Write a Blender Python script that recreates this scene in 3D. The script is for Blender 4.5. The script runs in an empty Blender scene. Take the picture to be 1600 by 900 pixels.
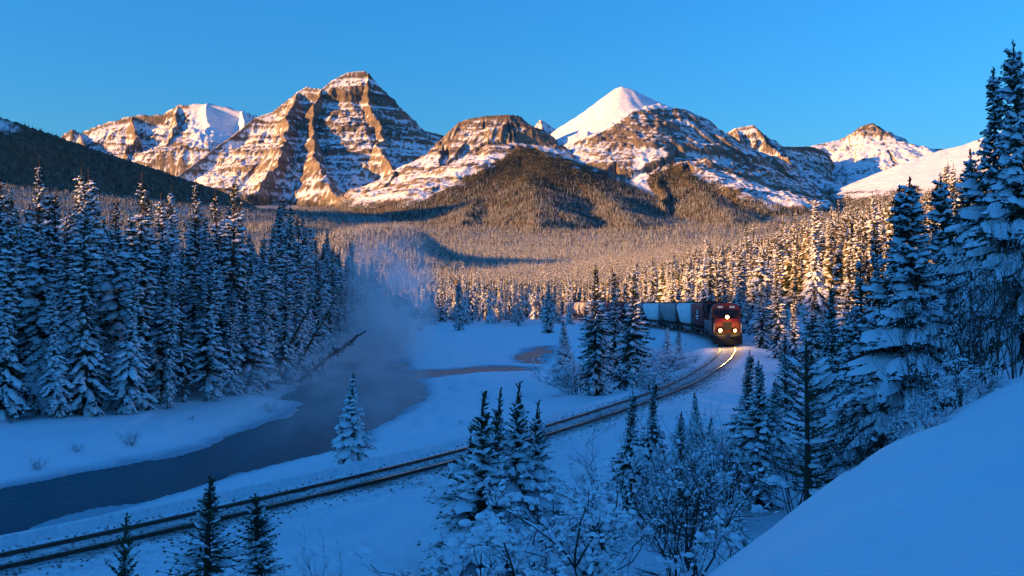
import bpy, math, random
import numpy as np
R = math.radians
# ---------------------------------------------------------------- camera, sky, sun, exposure
scene = bpy.context.scene
FPX, CX, HY, CZ = 1555.0, 800.0, 460.0, 8.0      # focal length in photo pixels, centre, horizon row, camera height over the river
cam = bpy.data.cameras.new('camera'); camo = bpy.data.objects.new('camera', cam)
scene.collection.objects.link(camo); scene.camera = camo
cam.sensor_width = 36.0; cam.lens = 36.0 * FPX / 1600.0
cam.clip_start = 0.2; cam.clip_end = 40000
camo.location = (0, 0, CZ); camo.rotation_euler = (R(90) + math.atan((HY - 450.0) / FPX), 0, 0)

SUN_EL = R(9.0); SUN_TO = np.array([-0.94, -0.34]); SUN_TO /= np.linalg.norm(SUN_TO)
SUN_ROT = math.atan2(SUN_TO[0], SUN_TO[1])
world = bpy.data.worlds.new('World'); scene.world = world; world.use_nodes = True
nt = world.node_tree; nt.nodes.clear()
sky = nt.nodes.new('ShaderNodeTexSky'); sky.sky_type = 'NISHITA'; sky.sun_disc = False
sky.sun_elevation = SUN_EL; sky.sun_rotation = SUN_ROT; sky.altitude = 1500; sky.air_density = 2.0; sky.dust_density = 0.0; sky.ozone_density = 10.0
bg = nt.nodes.new('ShaderNodeBackground'); bg.inputs[1].default_value = 0.15
out = nt.nodes.new('ShaderNodeOutputWorld')
nt.links.new(sky.outputs[0], bg.inputs[0]); nt.links.new(bg.outputs[0], out.inputs[0])
sl = bpy.data.lights.new('sun', 'SUN'); sl.energy = 5.0; sl.angle = R(0.5); sl.color = (1.0, 0.49, 0.135)
so = bpy.data.objects.new('sun', sl); scene.collection.objects.link(so)
from mathutils import Vector, Matrix
_d = Vector((SUN_TO[0] * math.cos(SUN_EL), SUN_TO[1] * math.cos(SUN_EL), math.sin(SUN_EL)))
so.rotation_euler = _d.to_track_quat('Z', 'Y').to_euler(); so.location = (-60, -40, 60)
scene.view_settings.view_transform = 'Standard'; scene.view_settings.look = 'None'
scene.view_settings.exposure = 1.33; scene.view_settings.gamma = 1.0
scene.cycles.use_denoising = True
scene.cycles.max_bounces = 6; scene.cycles.diffuse_bounces = 3; scene.cycles.glossy_bounces = 2; scene.cycles.transparent_max_bounces = 6
scene.cycles.volume_bounces = 3; scene.cycles.volume_step_rate = 2.0

# ---------------------------------------------------------------- helpers
col = scene.collection
rng = np.random.default_rng(7)
def at(x, y, D):
    return np.array([(x - CX) / FPX * D, D, CZ - (y - HY) / FPX * D])
def tag(o, label=None, cat=None, group=None, kind=None):
    if label: o['label'] = label
    if cat: o['category'] = cat
    if group: o['group'] = group
    if kind: o['kind'] = kind
    return o
def empty(name, loc=(0, 0, 0), rz=0.0):
    o = bpy.data.objects.new(name, None); o.empty_display_size = 0.3; col.objects.link(o)
    o.location = loc; o.rotation_euler = (0, 0, rz); return o
def link(name, me, parent=None):
    o = bpy.data.objects.new(name, me); col.objects.link(o)
    if parent is not None: o.parent = parent
    return o
def mesh_np(name, V, F, mats=(), smooth=True, midx=None):
    """V (n,3); F either (m,k) array or list of such arrays"""
    me = bpy.data.meshes.new(name)
    Fs = [f for f in (F if isinstance(F, list) else [F]) if len(f)]
    V = np.asarray(V, np.float32)
    me.vertices.add(len(V)); me.vertices.foreach_set('co', V.ravel())
    loops = np.concatenate([np.asarray(f, np.int32).ravel() for f in Fs])
    tot = np.concatenate([np.full(len(f), np.asarray(f).shape[1], np.int32) for f in Fs])
    st = np.concatenate([[0], np.cumsum(tot)[:-1]]).astype(np.int32)
    me.loops.add(len(loops)); me.loops.foreach_set('vertex_index', loops)
    me.polygons.add(len(tot)); me.polygons.foreach_set('loop_start', st); me.polygons.foreach_set('loop_total', tot)
    me.polygons.foreach_set('use_smooth', np.full(len(tot), smooth, bool))
    for m in mats: me.materials.append(m)
    if midx is not None: me.polygons.foreach_set('material_index', np.asarray(midx, np.int32))
    me.update(calc_edges=True)
    return me
def attr(me, name, vals):
    a = me.attributes.new(name, 'FLOAT', 'POINT'); a.data.foreach_set('value', np.asarray(vals, np.float32))
def grid_faces(nr, nc):
    i = np.arange(nr * nc).reshape(nr, nc)
    return np.stack([i[:-1, :-1], i[:-1, 1:], i[1:, 1:], i[1:, :-1]], -1).reshape(-1, 4)
class MB:
    """collects boxes, prisms and tubes for ONE mesh"""
    def __init__(s): s.v = []; s.f = {}; s.n = 0
    def add(s, V, F):
        V = np.asarray(V, float); s.v.append(V)
        for f in F:
            s.f.setdefault(len(f), []).append([i + s.n for i in f])
        s.n += len(V); return s
    def box(s, x0, x1, y0, y1, z0, z1, bev=0.0):
        if bev <= 0:
            V = [(x, y, z) for z in (z0, z1) for y in (y0, y1) for x in (x0, x1)]
            return s.add(V, [(0, 2, 3, 1), (4, 5, 7, 6), (0, 1, 5, 4), (2, 6, 7, 3), (0, 4, 6, 2), (1, 3, 7, 5)])
        b = bev; prof = [(x0 + b, y0), (x1 - b, y0), (x1, y0 + b), (x1, y1 - b), (x1 - b, y1), (x0 + b, y1), (x0, y1 - b), (x0, y0 + b)]
        return s.prism(prof, z0, z1)
    def prism(s, prof, z0, z1, axis='z'):
        n = len(prof); V = []
        for w in (z0, z1):
            for (a, b) in prof: V.append({'z': (a, b, w), 'x': (w, a, b), 'y': (a, w, b)}[axis])
        F = [tuple(range(n))[::-1], tuple(range(n, 2 * n))] + [(i, (i + 1) % n, n + (i + 1) % n, n + i) for i in range(n)]
        return s.add(V, F)
    def tube(s, pts, rad, n=6, cap=True):
        pts = np.asarray(pts, float); rad = np.broadcast_to(np.asarray(rad, float), (len(pts),)); V = []
        t = np.gradient(pts, axis=0)
        for p, d, r in zip(pts, t, rad):
            d = d / (np.linalg.norm(d) + 1e-9); a = np.cross(d, (0.31, 0.2, 0.93) if abs(d[2]) < 0.9 else (1, 0.1, 0)); a /= np.linalg.norm(a); b = np.cross(d, a)
            for k in range(n):
                th = 2 * math.pi * k / n; V.append(p + r * (math.cos(th) * a + math.sin(th) * b))
        F = []
        for i in range(len(pts) - 1):
            for k in range(n): F.append((i * n + k, i * n + (k + 1) % n, (i + 1) * n + (k + 1) % n, (i + 1) * n + k))
        if cap: F += [tuple(range(n))[::-1], tuple((len(pts) - 1) * n + k for k in range(n))]
        return s.add(V, F)
    def cyl(s, c, r, h, axis='x', n=16):
        c = np.asarray(c, float); d = {'x': (1, 0, 0), 'y': (0, 1, 0), 'z': (0, 0, 1)}[axis]; d = np.array(d) * h / 2
        return s.tube([c - d, c + d], r, n)
    def mesh(s, name, mat, smooth=False):
        return mesh_np(name, np.concatenate(s.v), [np.array(f) for f in s.f.values()], [mat], smooth)
    def build(s, name, mat, parent=None, smooth=False):
        return link(name, s.mesh(name, mat, smooth), parent)

# noise (vectorised gradient noise)
_perm = np.random.default_rng(3).permutation(4096); _ga = np.random.default_rng(4).uniform(0, 2 * np.pi, 4096)
def perlin(x, y, seed=0):
    xi = np.floor(x).astype(np.int64); yi = np.floor(y).astype(np.int64); xf = x - xi; yf = y - yi
    def g(a, b):
        h = _perm[(_perm[(a + seed * 131) & 4095] + b) & 4095]; an = _ga[h]; return np.cos(an), np.sin(an)
    u = xf * xf * xf * (xf * (xf * 6 - 15) + 10); v = yf * yf * yf * (yf * (yf * 6 - 15) + 10)
    def dot(ix, iy):
        gx, gy = g(xi + ix, yi + iy); return gx * (xf - ix) + gy * (yf - iy)
    a = dot(0, 0); b = dot(1, 0); c = dot(0, 1); d = dot(1, 1)
    return 1.5 * ((a + u * (b - a)) * (1 - v) + (c + u * (d - c)) * v)
def fbm(x, y, oct=4, seed=0, ridged=False, gain=0.5):
    s = np.zeros_like(x, float); a = 1.0; n = 0.0
    for o in range(oct):
        p = perlin(x, y, seed + o); s += a * ((1 - 2 * np.abs(p)) if ridged else p); n += a; a *= gain; x = x * 2.03 + 11.3; y = y * 2.03 + 5.7
    return s / n
def sstep(a, b, x):
    t = np.clip((x - a) / (b - a), 0, 1); return t * t * (3 - 2 * t)
def poly_sd(P, poly):
    """signed distance of points (n,2) to polygon; negative inside"""
    poly = np.asarray(poly, float); d = np.full(len(P), 1e9); ins = np.zeros(len(P), bool)
    for i in range(len(poly)):
        a = poly[i]; b = poly[(i + 1) % len(poly)]; ab = b - a; ap = P - a
        t = np.clip((ap @ ab) / (ab @ ab + 1e-12), 0, 1); d = np.minimum(d, np.hypot(ap[:, 0] - t * ab[0], ap[:, 1] - t * ab[1]))
        c = ((a[1] > P[:, 1]) != (b[1] > P[:, 1])); xx = (b[0] - a[0]) * (P[:, 1] - a[1]) / (b[1] - a[1] + 1e-12) + a[0]
        ins ^= c & (P[:, 0] < xx)
    return np.where(ins, -d, d)

# ---------------------------------------------------------------- materials
def newmat(name):
    m = bpy.data.materials.new(name); m.use_nodes = True; n = m.node_tree; b = n.nodes['Principled BSDF']; return m, n, b
def nd(n, t, **kw):
    x = n.nodes.new(t)
    for k, v in kw.items():
        if k.startswith('i_'): x.inputs[k[2:].replace('_', ' ')].default_value = v
        else: setattr(x, k, v)
    return x
def ramp(n, fac, stops, interp='LINEAR'):
    r = n.nodes.new('ShaderNodeValToRGB'); r.color_ramp.interpolation = interp; e = r.color_ramp.elements
    while len(e) < len(stops): e.new(0.5)
    for el, (p, c) in zip(e, stops): el.position = p; el.color = (*c, 1) if len(c) == 3 else c
    n.links.new(fac, r.inputs[0]); return r
def math_n(n, op, a, b=None, c=None):
    x = n.nodes.new('ShaderNodeMath'); x.operation = op
    for i, v in enumerate((a, b, c)):
        if v is None: continue
        if isinstance(v, (int, float)): x.inputs[i].default_value = v
        else: n.links.new(v, x.inputs[i])
    return x.outputs[0]
def mixc(n, fac, a, b):
    x = n.nodes.new('ShaderNodeMix'); x.data_type = 'RGBA'
    for i, v in ((0, fac), (6, a), (7, b)):
        if isinstance(v, (tuple, float, int)): x.inputs[i].default_value = v if i == 0 else (*v, 1)
        else: n.links.new(v, x.inputs[i])
    return x.outputs[2]
def noise(n, scale, detail=4, rough=0.55, coord='obj', dist=0.0):
    t = nd(n, 'ShaderNodeTexNoise'); t.inputs['Scale'].default_value = scale; t.inputs['Detail'].default_value = detail; t.inputs['Roughness'].default_value = rough; t.inputs['Distortion'].default_value = dist
    g = nd(n, 'ShaderNodeNewGeometry') if coord == 'pos' else nd(n, 'ShaderNodeTexCoord')
    n.links.new(g.outputs['Position'] if coord == 'pos' else g.outputs['Object'], t.inputs['Vector']); return t.outputs['Fac']
def bump(n, b, h, strength=0.4, dist=0.05):
    x = nd(n, 'ShaderNodeBump'); x.inputs['Strength'].default_value = strength; x.inputs['Distance'].default_value = dist
    n.links.new(h, x.inputs['Height']); n.links.new(x.outputs[0], b.inputs['Normal'])
def simple(name, c, rough=0.7, metal=0.0, var=0.25, scale=3.0, bmp=0.15, spec=0.3):
    m, n, b = newmat(name); f = noise(n, scale, 5)
    lo = tuple(max(0, v * (1 - var)) for v in c); hi = tuple(min(1, v * (1 + var)) for v in c)
    r = ramp(n, f, [(0.3, lo), (0.7, hi)]); n.links.new(r.outputs[0], b.inputs['Base Color'])
    b.inputs['Roughness'].default_value = rough; b.inputs['Metallic'].default_value = metal; b.inputs['Specular IOR Level'].default_value = spec
    if bmp: bump(n, b, noise(n, scale * 6, 3), bmp, 0.02)
    return m
def mat_snow(name, base=(0.86, 0.89, 0.93), s1=0.9, bstr=0.35, bd=0.12):
    m, n, b = newmat(name)
    f = noise(n, s1 * 0.25, 5, coord='pos'); r = ramp(n, f, [(0.3, tuple(v * 0.93 for v in base)), (0.7, base)])
    n.links.new(r.outputs[0], b.inputs['Base Color']); b.inputs['Roughness'].default_value = 0.62; b.inputs['Specular IOR Level'].default_value = 0.25
    h = math_n(n, 'ADD', math_n(n, 'MULTIPLY', noise(n, s1, 6, 0.6, 'pos'), 1.0), math_n(n, 'MULTIPLY', noise(n, s1 * 9, 4, 0.6, 'pos'), 0.12))
    bump(n, b, h, bstr, bd); return m
M = {}
# snow on the ground, with stony ballast showing through where the vertex layer says so
m, n, b = newmat('ground_snow')
a_ = nd(n, 'ShaderNodeAttribute', attribute_name='stone'); rough_a = nd(n, 'ShaderNodeAttribute', attribute_name='rough')
f1 = noise(n, 6.0, 6, 0.65, 'pos'); f2 = noise(n, 0.35, 4, 0.5, 'pos')
snowc = ramp(n, f2, [(0.3, (0.80, 0.84, 0.89)), (0.7, (0.88, 0.90, 0.93))])
stonec = ramp(n, noise(n, 9.0, 3, 0.6, 'pos'), [(0.3, (0.05, 0.045, 0.04)), (0.75, (0.22, 0.20, 0.18))])
fac = math_n(n, 'MULTIPLY_ADD', f1, 2.6, math_n(n, 'MULTIPLY_ADD', a_.outputs['Fac'], 1.35, -2.0))
fac = math_n(n, 'MINIMUM', math_n(n, 'MAXIMUM', fac, 0.0), 1.0)
wa = nd(n, 'ShaderNodeAttribute', attribute_name='wood'); wcol = ramp(n, noise(n, 0.12, 3, 0.6, 'pos'), [(0.35, (0.07, 0.055, 0.035)), (0.72, (0.34, 0.29, 0.22))])
ia = nd(n, 'ShaderNodeAttribute', attribute_name='ice')
n.links.new(mixc(n, ia.outputs['Fac'], mixc(n, wa.outputs['Fac'], mixc(n, fac, snowc.outputs[0], stonec.outputs[0]), wcol.outputs[0]), (0.34, 0.46, 0.53)), b.inputs['Base Color'])
b.inputs['Roughness'].default_value = 0.65; b.inputs['Specular IOR Level'].default_value = 0.25
h = math_n(n, 'ADD', noise(n, 0.8, 6, 0.6, 'pos'), math_n(n, 'MULTIPLY', noise(n, 5.0, 5, 0.65, 'pos'), math_n(n, 'MULTIPLY_ADD', rough_a.outputs['Fac'], 0.55, 0.03)))
bump(n, b, h, 0.75, 0.24); M['ground'] = m
M['snow'] = mat_snow('branch_snow', (0.88, 0.90, 0.94), 2.0, 0.3, 0.05)
M['snow_cap'] = mat_snow('settled_snow', (0.86, 0.89, 0.93), 1.5)
def mat_leaf(name, c1, c2):
    m, n, b = newmat(name); oi = nd(n, 'ShaderNodeObjectInfo'); f = noise(n, 1.7, 3)
    k = math_n(n, 'ADD', math_n(n, 'MULTIPLY', oi.outputs['Random'], 0.5), math_n(n, 'MULTIPLY', f, 0.5))
    r = ramp(n, k, [(0.25, c1), (0.75, c2)]); n.links.new(r.outputs[0], b.inputs['Base Color'])
    b.inputs['Roughness'].default_value = 0.75; b.inputs['Specular IOR Level'].default_value = 0.15; return m
M['needle'] = mat_leaf('spruce_needles', (0.030, 0.040, 0.026), (0.065, 0.070, 0.038))
M['pine'] = mat_leaf('pine_needles', (0.040, 0.055, 0.028), (0.080, 0.090, 0.042))
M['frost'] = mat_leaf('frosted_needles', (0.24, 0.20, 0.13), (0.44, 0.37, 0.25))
M['bark'] = simple('bark', (0.085, 0.060, 0.045), 0.9, 0, 0.4, 5.0, 0.4)
M['twig'] = simple('bare_twigs', (0.075, 0.052, 0.045), 0.85, 0, 0.35, 8.0, 0)
# ---- rock, snow and woodland floor of the mountains (the albedo layer is computed per vertex from slope, bedding and hollows)
m, n, b = newmat('mountain_rock_and_snow'); al = nd(n, 'ShaderNodeAttribute', attribute_name='albedo')
g = nd(n, 'ShaderNodeNewGeometry'); fn = nd(n, 'ShaderNodeTexNoise'); fn.inputs['Scale'].default_value = 0.045; fn.inputs['Detail'].default_value = 3; fn.inputs['Roughness'].default_value = 0.7; n.links.new(g.outputs['Position'], fn.inputs['Vector'])
vr = ramp(n, fn.outputs['Fac'], [(0.3, (0.72, 0.72, 0.74)), (0.6, (1.0, 1.0, 1.0))]); mu = nd(n, 'ShaderNodeMix', data_type='RGBA', blend_type='MULTIPLY'); mu.inputs[0].default_value = 1.0
n.links.new(al.outputs['Color'], mu.inputs[6]); n.links.new(vr.outputs[0], mu.inputs[7]); n.links.new(mu.outputs[2], b.inputs['Base Color'])
b.inputs['Roughness'].default_value = 0.85; b.inputs['Specular IOR Level'].default_value = 0.1
rk = nd(n, 'ShaderNodeAttribute', attribute_name='rocky'); bs = nd(n, 'ShaderNodeBump'); bs.inputs['Distance'].default_value = 16.0; n.links.new(math_n(n, 'MULTIPLY', rk.outputs['Fac'], 0.7), bs.inputs['Strength']); n.links.new(fn.outputs['Fac'], bs.inputs['Height']); n.links.new(bs.outputs[0], b.inputs['Normal'])
M['mountain'] = m
# ---- water
m, n, b = newmat('river_water'); b.inputs['Base Color'].default_value = (0.010, 0.095, 0.13, 1); b.inputs['Specular IOR Level'].default_value = 0.22; b.inputs['Roughness'].default_value = 0.25; b.inputs['IOR'].default_value = 1.33
tc = nd(n, 'ShaderNodeNewGeometry'); mp = nd(n, 'ShaderNodeMapping'); mp.inputs['Rotation'].default_value = (0, 0, R(-35)); mp.inputs['Scale'].default_value = (1.0, 0.28, 1); n.links.new(tc.outputs['Position'], mp.inputs[0])
w1 = nd(n, 'ShaderNodeTexNoise'); w1.inputs['Scale'].default_value = 3.0; w1.inputs['Detail'].default_value = 6; w1.inputs['Roughness'].default_value = 0.6; n.links.new(mp.outputs[0], w1.inputs['Vector'])
w2 = nd(n, 'ShaderNodeTexNoise'); w2.inputs['Scale'].default_value = 0.35; w2.inputs['Detail'].default_value = 3; n.links.new(mp.outputs[0], w2.inputs['Vector'])
bump(n, b, math_n(n, 'ADD', w1.outputs['Fac'], w2.outputs['Fac']), 1.0, 0.45); M['water'] = m
M['rail'] = simple('rail_steel', (0.16, 0.11, 0.085), 0.35, 0.7, 0.3, 6, 0.1)
M['railtop'] = simple('rail_head_polished', (0.55, 0.52, 0.5), 0.22, 1.0, 0.1, 6, 0)
M['tie'] = simple('sleeper_wood', (0.07, 0.055, 0.045), 0.9, 0, 0.4, 5, 0.4)
M['stone'] = simple('ballast_stone', (0.16, 0.14, 0.125), 0.9, 0, 0.5, 9, 0.3)

# ---------------------------------------------------------------- track line in plan (X, Y, Z of the rail bed)
TP = np.array([(-44, -12, 1.75), (-26, 7.0, 1.76), (-18.5, 15.2, 1.78), (-11.8, 22.9, 1.80), (-9.0, 26.9, 1.82), (-5.0, 32.5, 1.88), (-2.2, 36.8, 1.95), (1.75, 44.0, 2.02), (4.5, 49.6, 2.08),
               (7.6, 56.0, 2.15), (10.7, 63.2, 2.22), (13.9, 72.3, 2.32), (17.9, 85.0, 2.42), (21.6, 99.5, 2.5), (24.3, 115, 2.42), (26.4, 132, 2.28), (27.8, 150, 2.1), (28.3, 170, 1.9),
               (27.8, 190, 1.7), (26.3, 210, 1.55), (23.6, 231, 1.45), (19.5, 253, 1.4), (14.0, 276, 1.35), (6.5, 300, 1.3), (-3.5, 324, 1.3), (-16, 348, 1.3)])
def catmull(P, per=24):
    out = []
    Q = np.vstack([2 * P[0] - P[1], P, 2 * P[-1] - P[-2]])
    for i in range(1, len(Q) - 2):
        p0, p1, p2, p3 = Q[i - 1:i + 3]
        for t in np.arange(per) / per:
            out.append(0.5 * ((2 * p1) + (-p0 + p2) * t + (2 * p0 - 5 * p1 + 4 * p2 - p3) * t * t + (-p0 + 3 * p1 - 3 * p2 + p3) * t ** 3))
    out.append(P[-1]); return np.array(out)
_tr = catmull(TP)
_s = np.concatenate([[0], np.cumsum(np.linalg.norm(np.diff(_tr[:, :2], axis=0), axis=1))])
_ss = np.arange(0, _s[-1], 0.5)
TR = np.stack([np.interp(_ss, _s, _tr[:, k]) for k in range(3)], 1)
for _ in range(12):                                             # smooth out the kinks, ends stay
    TR[1:-1] = 0.25 * TR[:-2] + 0.5 * TR[1:-1] + 0.25 * TR[2:]
for _ in range(120):
    TR[1:-1] = 0.25 * TR[:-2] + 0.5 * TR[1:-1] + 0.25 * TR[2:]
TT = np.gradient(TR, axis=0); TT[:, 2] *= 1; TT /= np.linalg.norm(TT, axis=1)[:, None]
TS = np.concatenate([[0], np.cumsum(np.linalg.norm(np.diff(TR, axis=0), axis=1))])
def track_at(s):
    p = np.array([np.interp(s, TS, TR[:, k]) for k in range(3)]); t = np.array([np.interp(s, TS, TT[:, k]) for k in range(3)]); return p, t / np.linalg.norm(t)
def track_dist(P):
    """signed distance to the track (positive on the camera's side) and bed height"""
    sub = TR[::3]; tg = TT[::3]; d = np.full(len(P), -400.0); z = np.full(len(P), 1.8)
    idx = np.where((P[:, 1] < 420) & (P[:, 1] > -60) & (np.abs(P[:, 0]) < 160))[0]
    for c in np.array_split(idx, max(1, len(idx) // 20000)):
        dx = P[c, 0][:, None] - sub[None, :, 0]; dy = P[c, 1][:, None] - sub[None, :, 1]; k = np.argmin(dx * dx + dy * dy, 1); r = np.arange(len(c))
        ex, ey = dx[r, k], dy[r, k]; t = tg[k]; cr = ex * t[:, 1] - ey * t[:, 0]      # right of travel = positive
        lim = (k > 0) & (k < len(sub) - 1); d[c] = np.where(lim, cr, np.sign(cr) * np.hypot(ex, ey)); z[c] = sub[k, 2]
    return d, z

# ---------------------------------------------------------------- river outline in plan (from its banks)
def wl(x, y, z=0.0):
    D = FPX * (CZ - z) / (y - HY); return ((x - CX) / FPX * D, D)
WATER = [[wl(*p) for p in [(-1600, 1010), (-500, 863), (0, 763), (90, 745), (175, 728), (315, 698), (385, 668), (440, 646), (470, 630), (430, 626), (440, 615), (470, 600), (490, 585), (520, 565),
          (552, 541), (575, 523), (605, 512), (650, 508), (662, 514), (650, 524), (640, 540), (636, 556), (646, 578), (700, 577), (765, 571), (800, 572), (838, 574), (842, 579), (790, 582), (740, 584), (700, 588), (662, 594), (670, 606),
          (674, 617), (664, 628), (640, 645), (604, 662), (583, 674), (583, 690), (560, 699), (515, 709), (420, 732), (315, 763), (105, 826), (0, 846), (-500, 945), (-1600, 1110)]],
         [wl(*p) for p in [(806, 568), (801, 560), (818, 546), (842, 541), (868, 540), (868, 550), (858, 560), (850, 570)]]]
ICE = [wl(*p) for p in [(560, 705), (520, 712), (600, 700), (690, 668), (800, 640), (900, 618), (905, 596), (880, 575), (872, 556), (874, 541), (862, 530), (850, 520), (850, 513), (800, 510), (740, 515), (690, 520), (660, 515), (655, 508), (600, 512), (575, 525), (560, 560), (560, 600), (560, 650)]]

_bd = np.array([(-1e5, 1.0), (0, 1.0), (250, 1.0), (400, 3.0), (600, 7.5), (800, 14), (1200, 34), (1600, 58), (2500, 138), (3500, 262), (4500, 395), (6000, 560), (9000, 700)])
TRAIL = [np.array(((px_ - CX) / FPX * D_, D_)) for px_, D_ in [(440, 21.5), (500, 20.6), (550, 20.0), (600, 18.8), (640, 17.4), (670, 16.2), (690, 15), (700, 13), (700, 11)]]
def smax(a, b, k):
    h = np.clip(0.5 + 0.5 * (a - b) / k, 0, 1); return b + (a - b) * h + k * h * (1 - h)
def ground_fn(X, Y, full=False):
    """height of the snow surface; also the stone and roughness layers"""
    sh = X.shape; x = X.ravel().astype(float); y = Y.ravel().astype(float); P = np.stack([x, y], 1)
    dt, zt = track_dist(P)
    near = (y < 420) & (y > -60) & (np.abs(x) < 200)
    dw = np.full(len(x), 300.0); di = np.full(len(x), 300.0); idx = np.where(near)[0]
    wob = 0.35 * fbm(x[idx] * 0.6, y[idx] * 0.6, 3, 21) + (0.5 * sstep(60, 140, y[idx])) * fbm(x[idx] * 0.12, y[idx] * 0.12, 3, 22)
    a = np.minimum(poly_sd(P[idx], WATER[0]), poly_sd(P[idx], WATER[1])); dw[idx] = a + wob; di[idx] = np.minimum(poly_sd(P[idx], ICE), a)
    e = np.maximum(di, 0)
    # far bank and valley floor
    bank = 0.14 + 0.45 * sstep(0.0, 4.0, e) + 0.035 * np.clip(e, 0, 30)
    valley = np.interp(y, _bd[:, 0], _bd[:, 1])
    z = np.maximum(bank, valley * sstep(150, 320, y)) + 0.0
    z = np.where(y > 260, np.maximum(z, valley), z)
    z += sstep(2, 10, e) * (0.28 * fbm(x * 0.11, y * 0.11, 3, 5) + 0.10 * fbm(x * 0.5, y * 0.5, 3, 6))
    z += sstep(900, 2200, y) * 0.13 * np.maximum(-x - 350 - 0.05 * y, 0) * sstep(4200, 3200, y)
    z += 52 * np.exp(-((x + 150) / np.where(x < -150, 180, 62)) ** 2 - ((y - 1330) / 250) ** 2) + 30 * np.exp(-((x + 560) / 120) ** 2 - ((y - 2500) / 300) ** 2)  # first swell added to the valley floor for the shadow band it throws
    z += sstep(400, 1500, y) * y * 0.006 * fbm(x * 0.0016, y * 0.0016, 4, 9)
    # camera side of the line: bank rising to the knoll the photographer stands on
    dc = np.maximum(dt - 2.6, 0)
    hill = zt + 0.06 - 0.25 * sstep(0, 2.0, dc) + 0.055 * np.minimum(dc, 22) + 0.30 * np.clip(dc - 6, 0, 80) * sstep(70, 125, y)
    hill += 0.16 * sstep(2, 7, dc) * fbm(x * 0.22, y * 0.22, 4, 12)
    zk = 5.82 + 0.31 * (x - 1.5) - 0.08 * (y - 8) + 0.06 * fbm(x * 0.25, y * 0.25, 3, 15)
    zk = np.where(y < 0, np.maximum(zk, 6.2 + 0.03 * x), zk); zk = np.clip(zk, -50, 12 + 0.04 * np.maximum(x, 0))
    c = -0.749 * (x - 1.5) + 0.663 * (y - 8); cs = 0.5 * (c + np.sqrt(c * c + 1.2))
    kn = zk - 0.52 * cs - 0.012 * np.minimum(cs, 30) ** 2
    hill = smax(hill, kn, 0.9)
    # embankment on the river side
    emb = zt - 0.17 - 0.33 * np.maximum(-dt - 2.3, 0)
    wn = sstep(330, 262, y) * sstep(158, 120, np.abs(x)) * sstep(-58, -30, y)
    z = np.where(dt > 2.3, hill * wn + z * (1 - wn), np.where(y < 330, smax(z, emb, 0.25), z))
    bed = sstep(2.6, 2.0, np.abs(dt)); z = z * (1 - bed) + (zt - 0.035 + 0.07 * np.clip(dt, -2, 2)) * bed
    z = z + np.clip(0.22 * (x - 40), 0, 26) * (1 - wn * (dt > 2.3) * sstep(70, 125, y)) * sstep(30, 80, y) * sstep(1900, 500, y)
    z = np.where(dw < 0, np.maximum(-0.9, 0.10 + 0.9 * dw), z)
    z = np.where((dw >= 0) & (di <= 0.0), 0.10 + 0.03 * np.minimum(dw, 1) + 0.05 * sstep(0.5, 3, dw) * (1 + fbm(x * 0.15, y * 0.15, 3, 30)), z)
    thin = (dw < 0) & (dw > -(0.25 + 1.5 * sstep(-0.1, 0.5, fbm(x * 0.13, y * 0.13, 4, 66)) + 2.2 * sstep(60, 120, y) * sstep(0.0, 0.5, fbm(x * 0.1, y * 0.06, 3, 67))))
    z = np.where(thin, 0.035, z)
    shelf = 0.16 * sstep(0.0, 0.35, dw - 1.6 - 1.5 * fbm(x * 0.16, y * 0.16, 3, 61)) + 0.14 * sstep(0.0, 0.3, dw - 4.4 - 2.4 * fbm(x * 0.09, y * 0.09, 3, 62))
    z = z + np.where((dw > 0) & (dt < -2) & (y < 150), shelf * sstep(16, 8, dw) * 0.8, 0)
    z = z + np.where((dt > 3) & near & (y < 30), 0.022 * fbm(x * 2.4 + 0.8 * y, y * 1.1, 3, 68) + 0.05 * fbm(x * 0.8, y * 0.6 + 0.5 * x, 3, 69, ridged=True), 0)
    if len(TRAIL):
        tp_ = np.array(TRAIL); dd = np.full(len(x), 99.0); ii = np.where((np.abs(x) < 30) & (y < 60) & (y > 5))[0]
        for a_, b_ in zip(tp_[:-1], tp_[1:]):
            ab = b_ - a_; ap = P[ii] - a_; t_ = np.clip((ap @ ab) / (ab @ ab), 0, 1); dd[ii] = np.minimum(dd[ii], np.hypot(ap[:, 0] - t_ * ab[0], ap[:, 1] - t_ * ab[1]))
        dd = dd + 0.10 * fbm(x * 1.3, y * 1.3, 3, 63); z = z - 0.16 * sstep(0.34, 0.10, dd) + 0.05 * np.exp(-((dd - 0.5) / 0.16) ** 2)
    z = z + np.where((dt > 3) & near & (y < 60), 0.07 * fbm(x * 0.9 + 0.4 * y, y * 0.45, 3, 64) + 0.16 * fbm(x * 0.35, y * 0.3, 2, 65), 0)
    if not full: return z.reshape(sh)
    stone = sstep(1.9, 1.0, np.abs(dt)) * 0.52 + 0.36 * sstep(4.2, 2.0, np.abs(dt))
    stone = stone * near + 0.32 * near * sstep(9, 3, np.abs(dt - 2)) * (dt > 0) * (0.5 + fbm(x * 0.3, y * 0.3, 3, 40))
    ice = np.where(thin, 1.0, np.where((dw < 0.9) & near, 0.6 * sstep(0.9, 0.0, dw), 0.0))
    rough = near * sstep(14, 4, np.abs(dt)) * (dw > 0)
    return z.reshape(sh), stone.reshape(sh), rough.reshape(sh), ice.reshape(sh)

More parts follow.
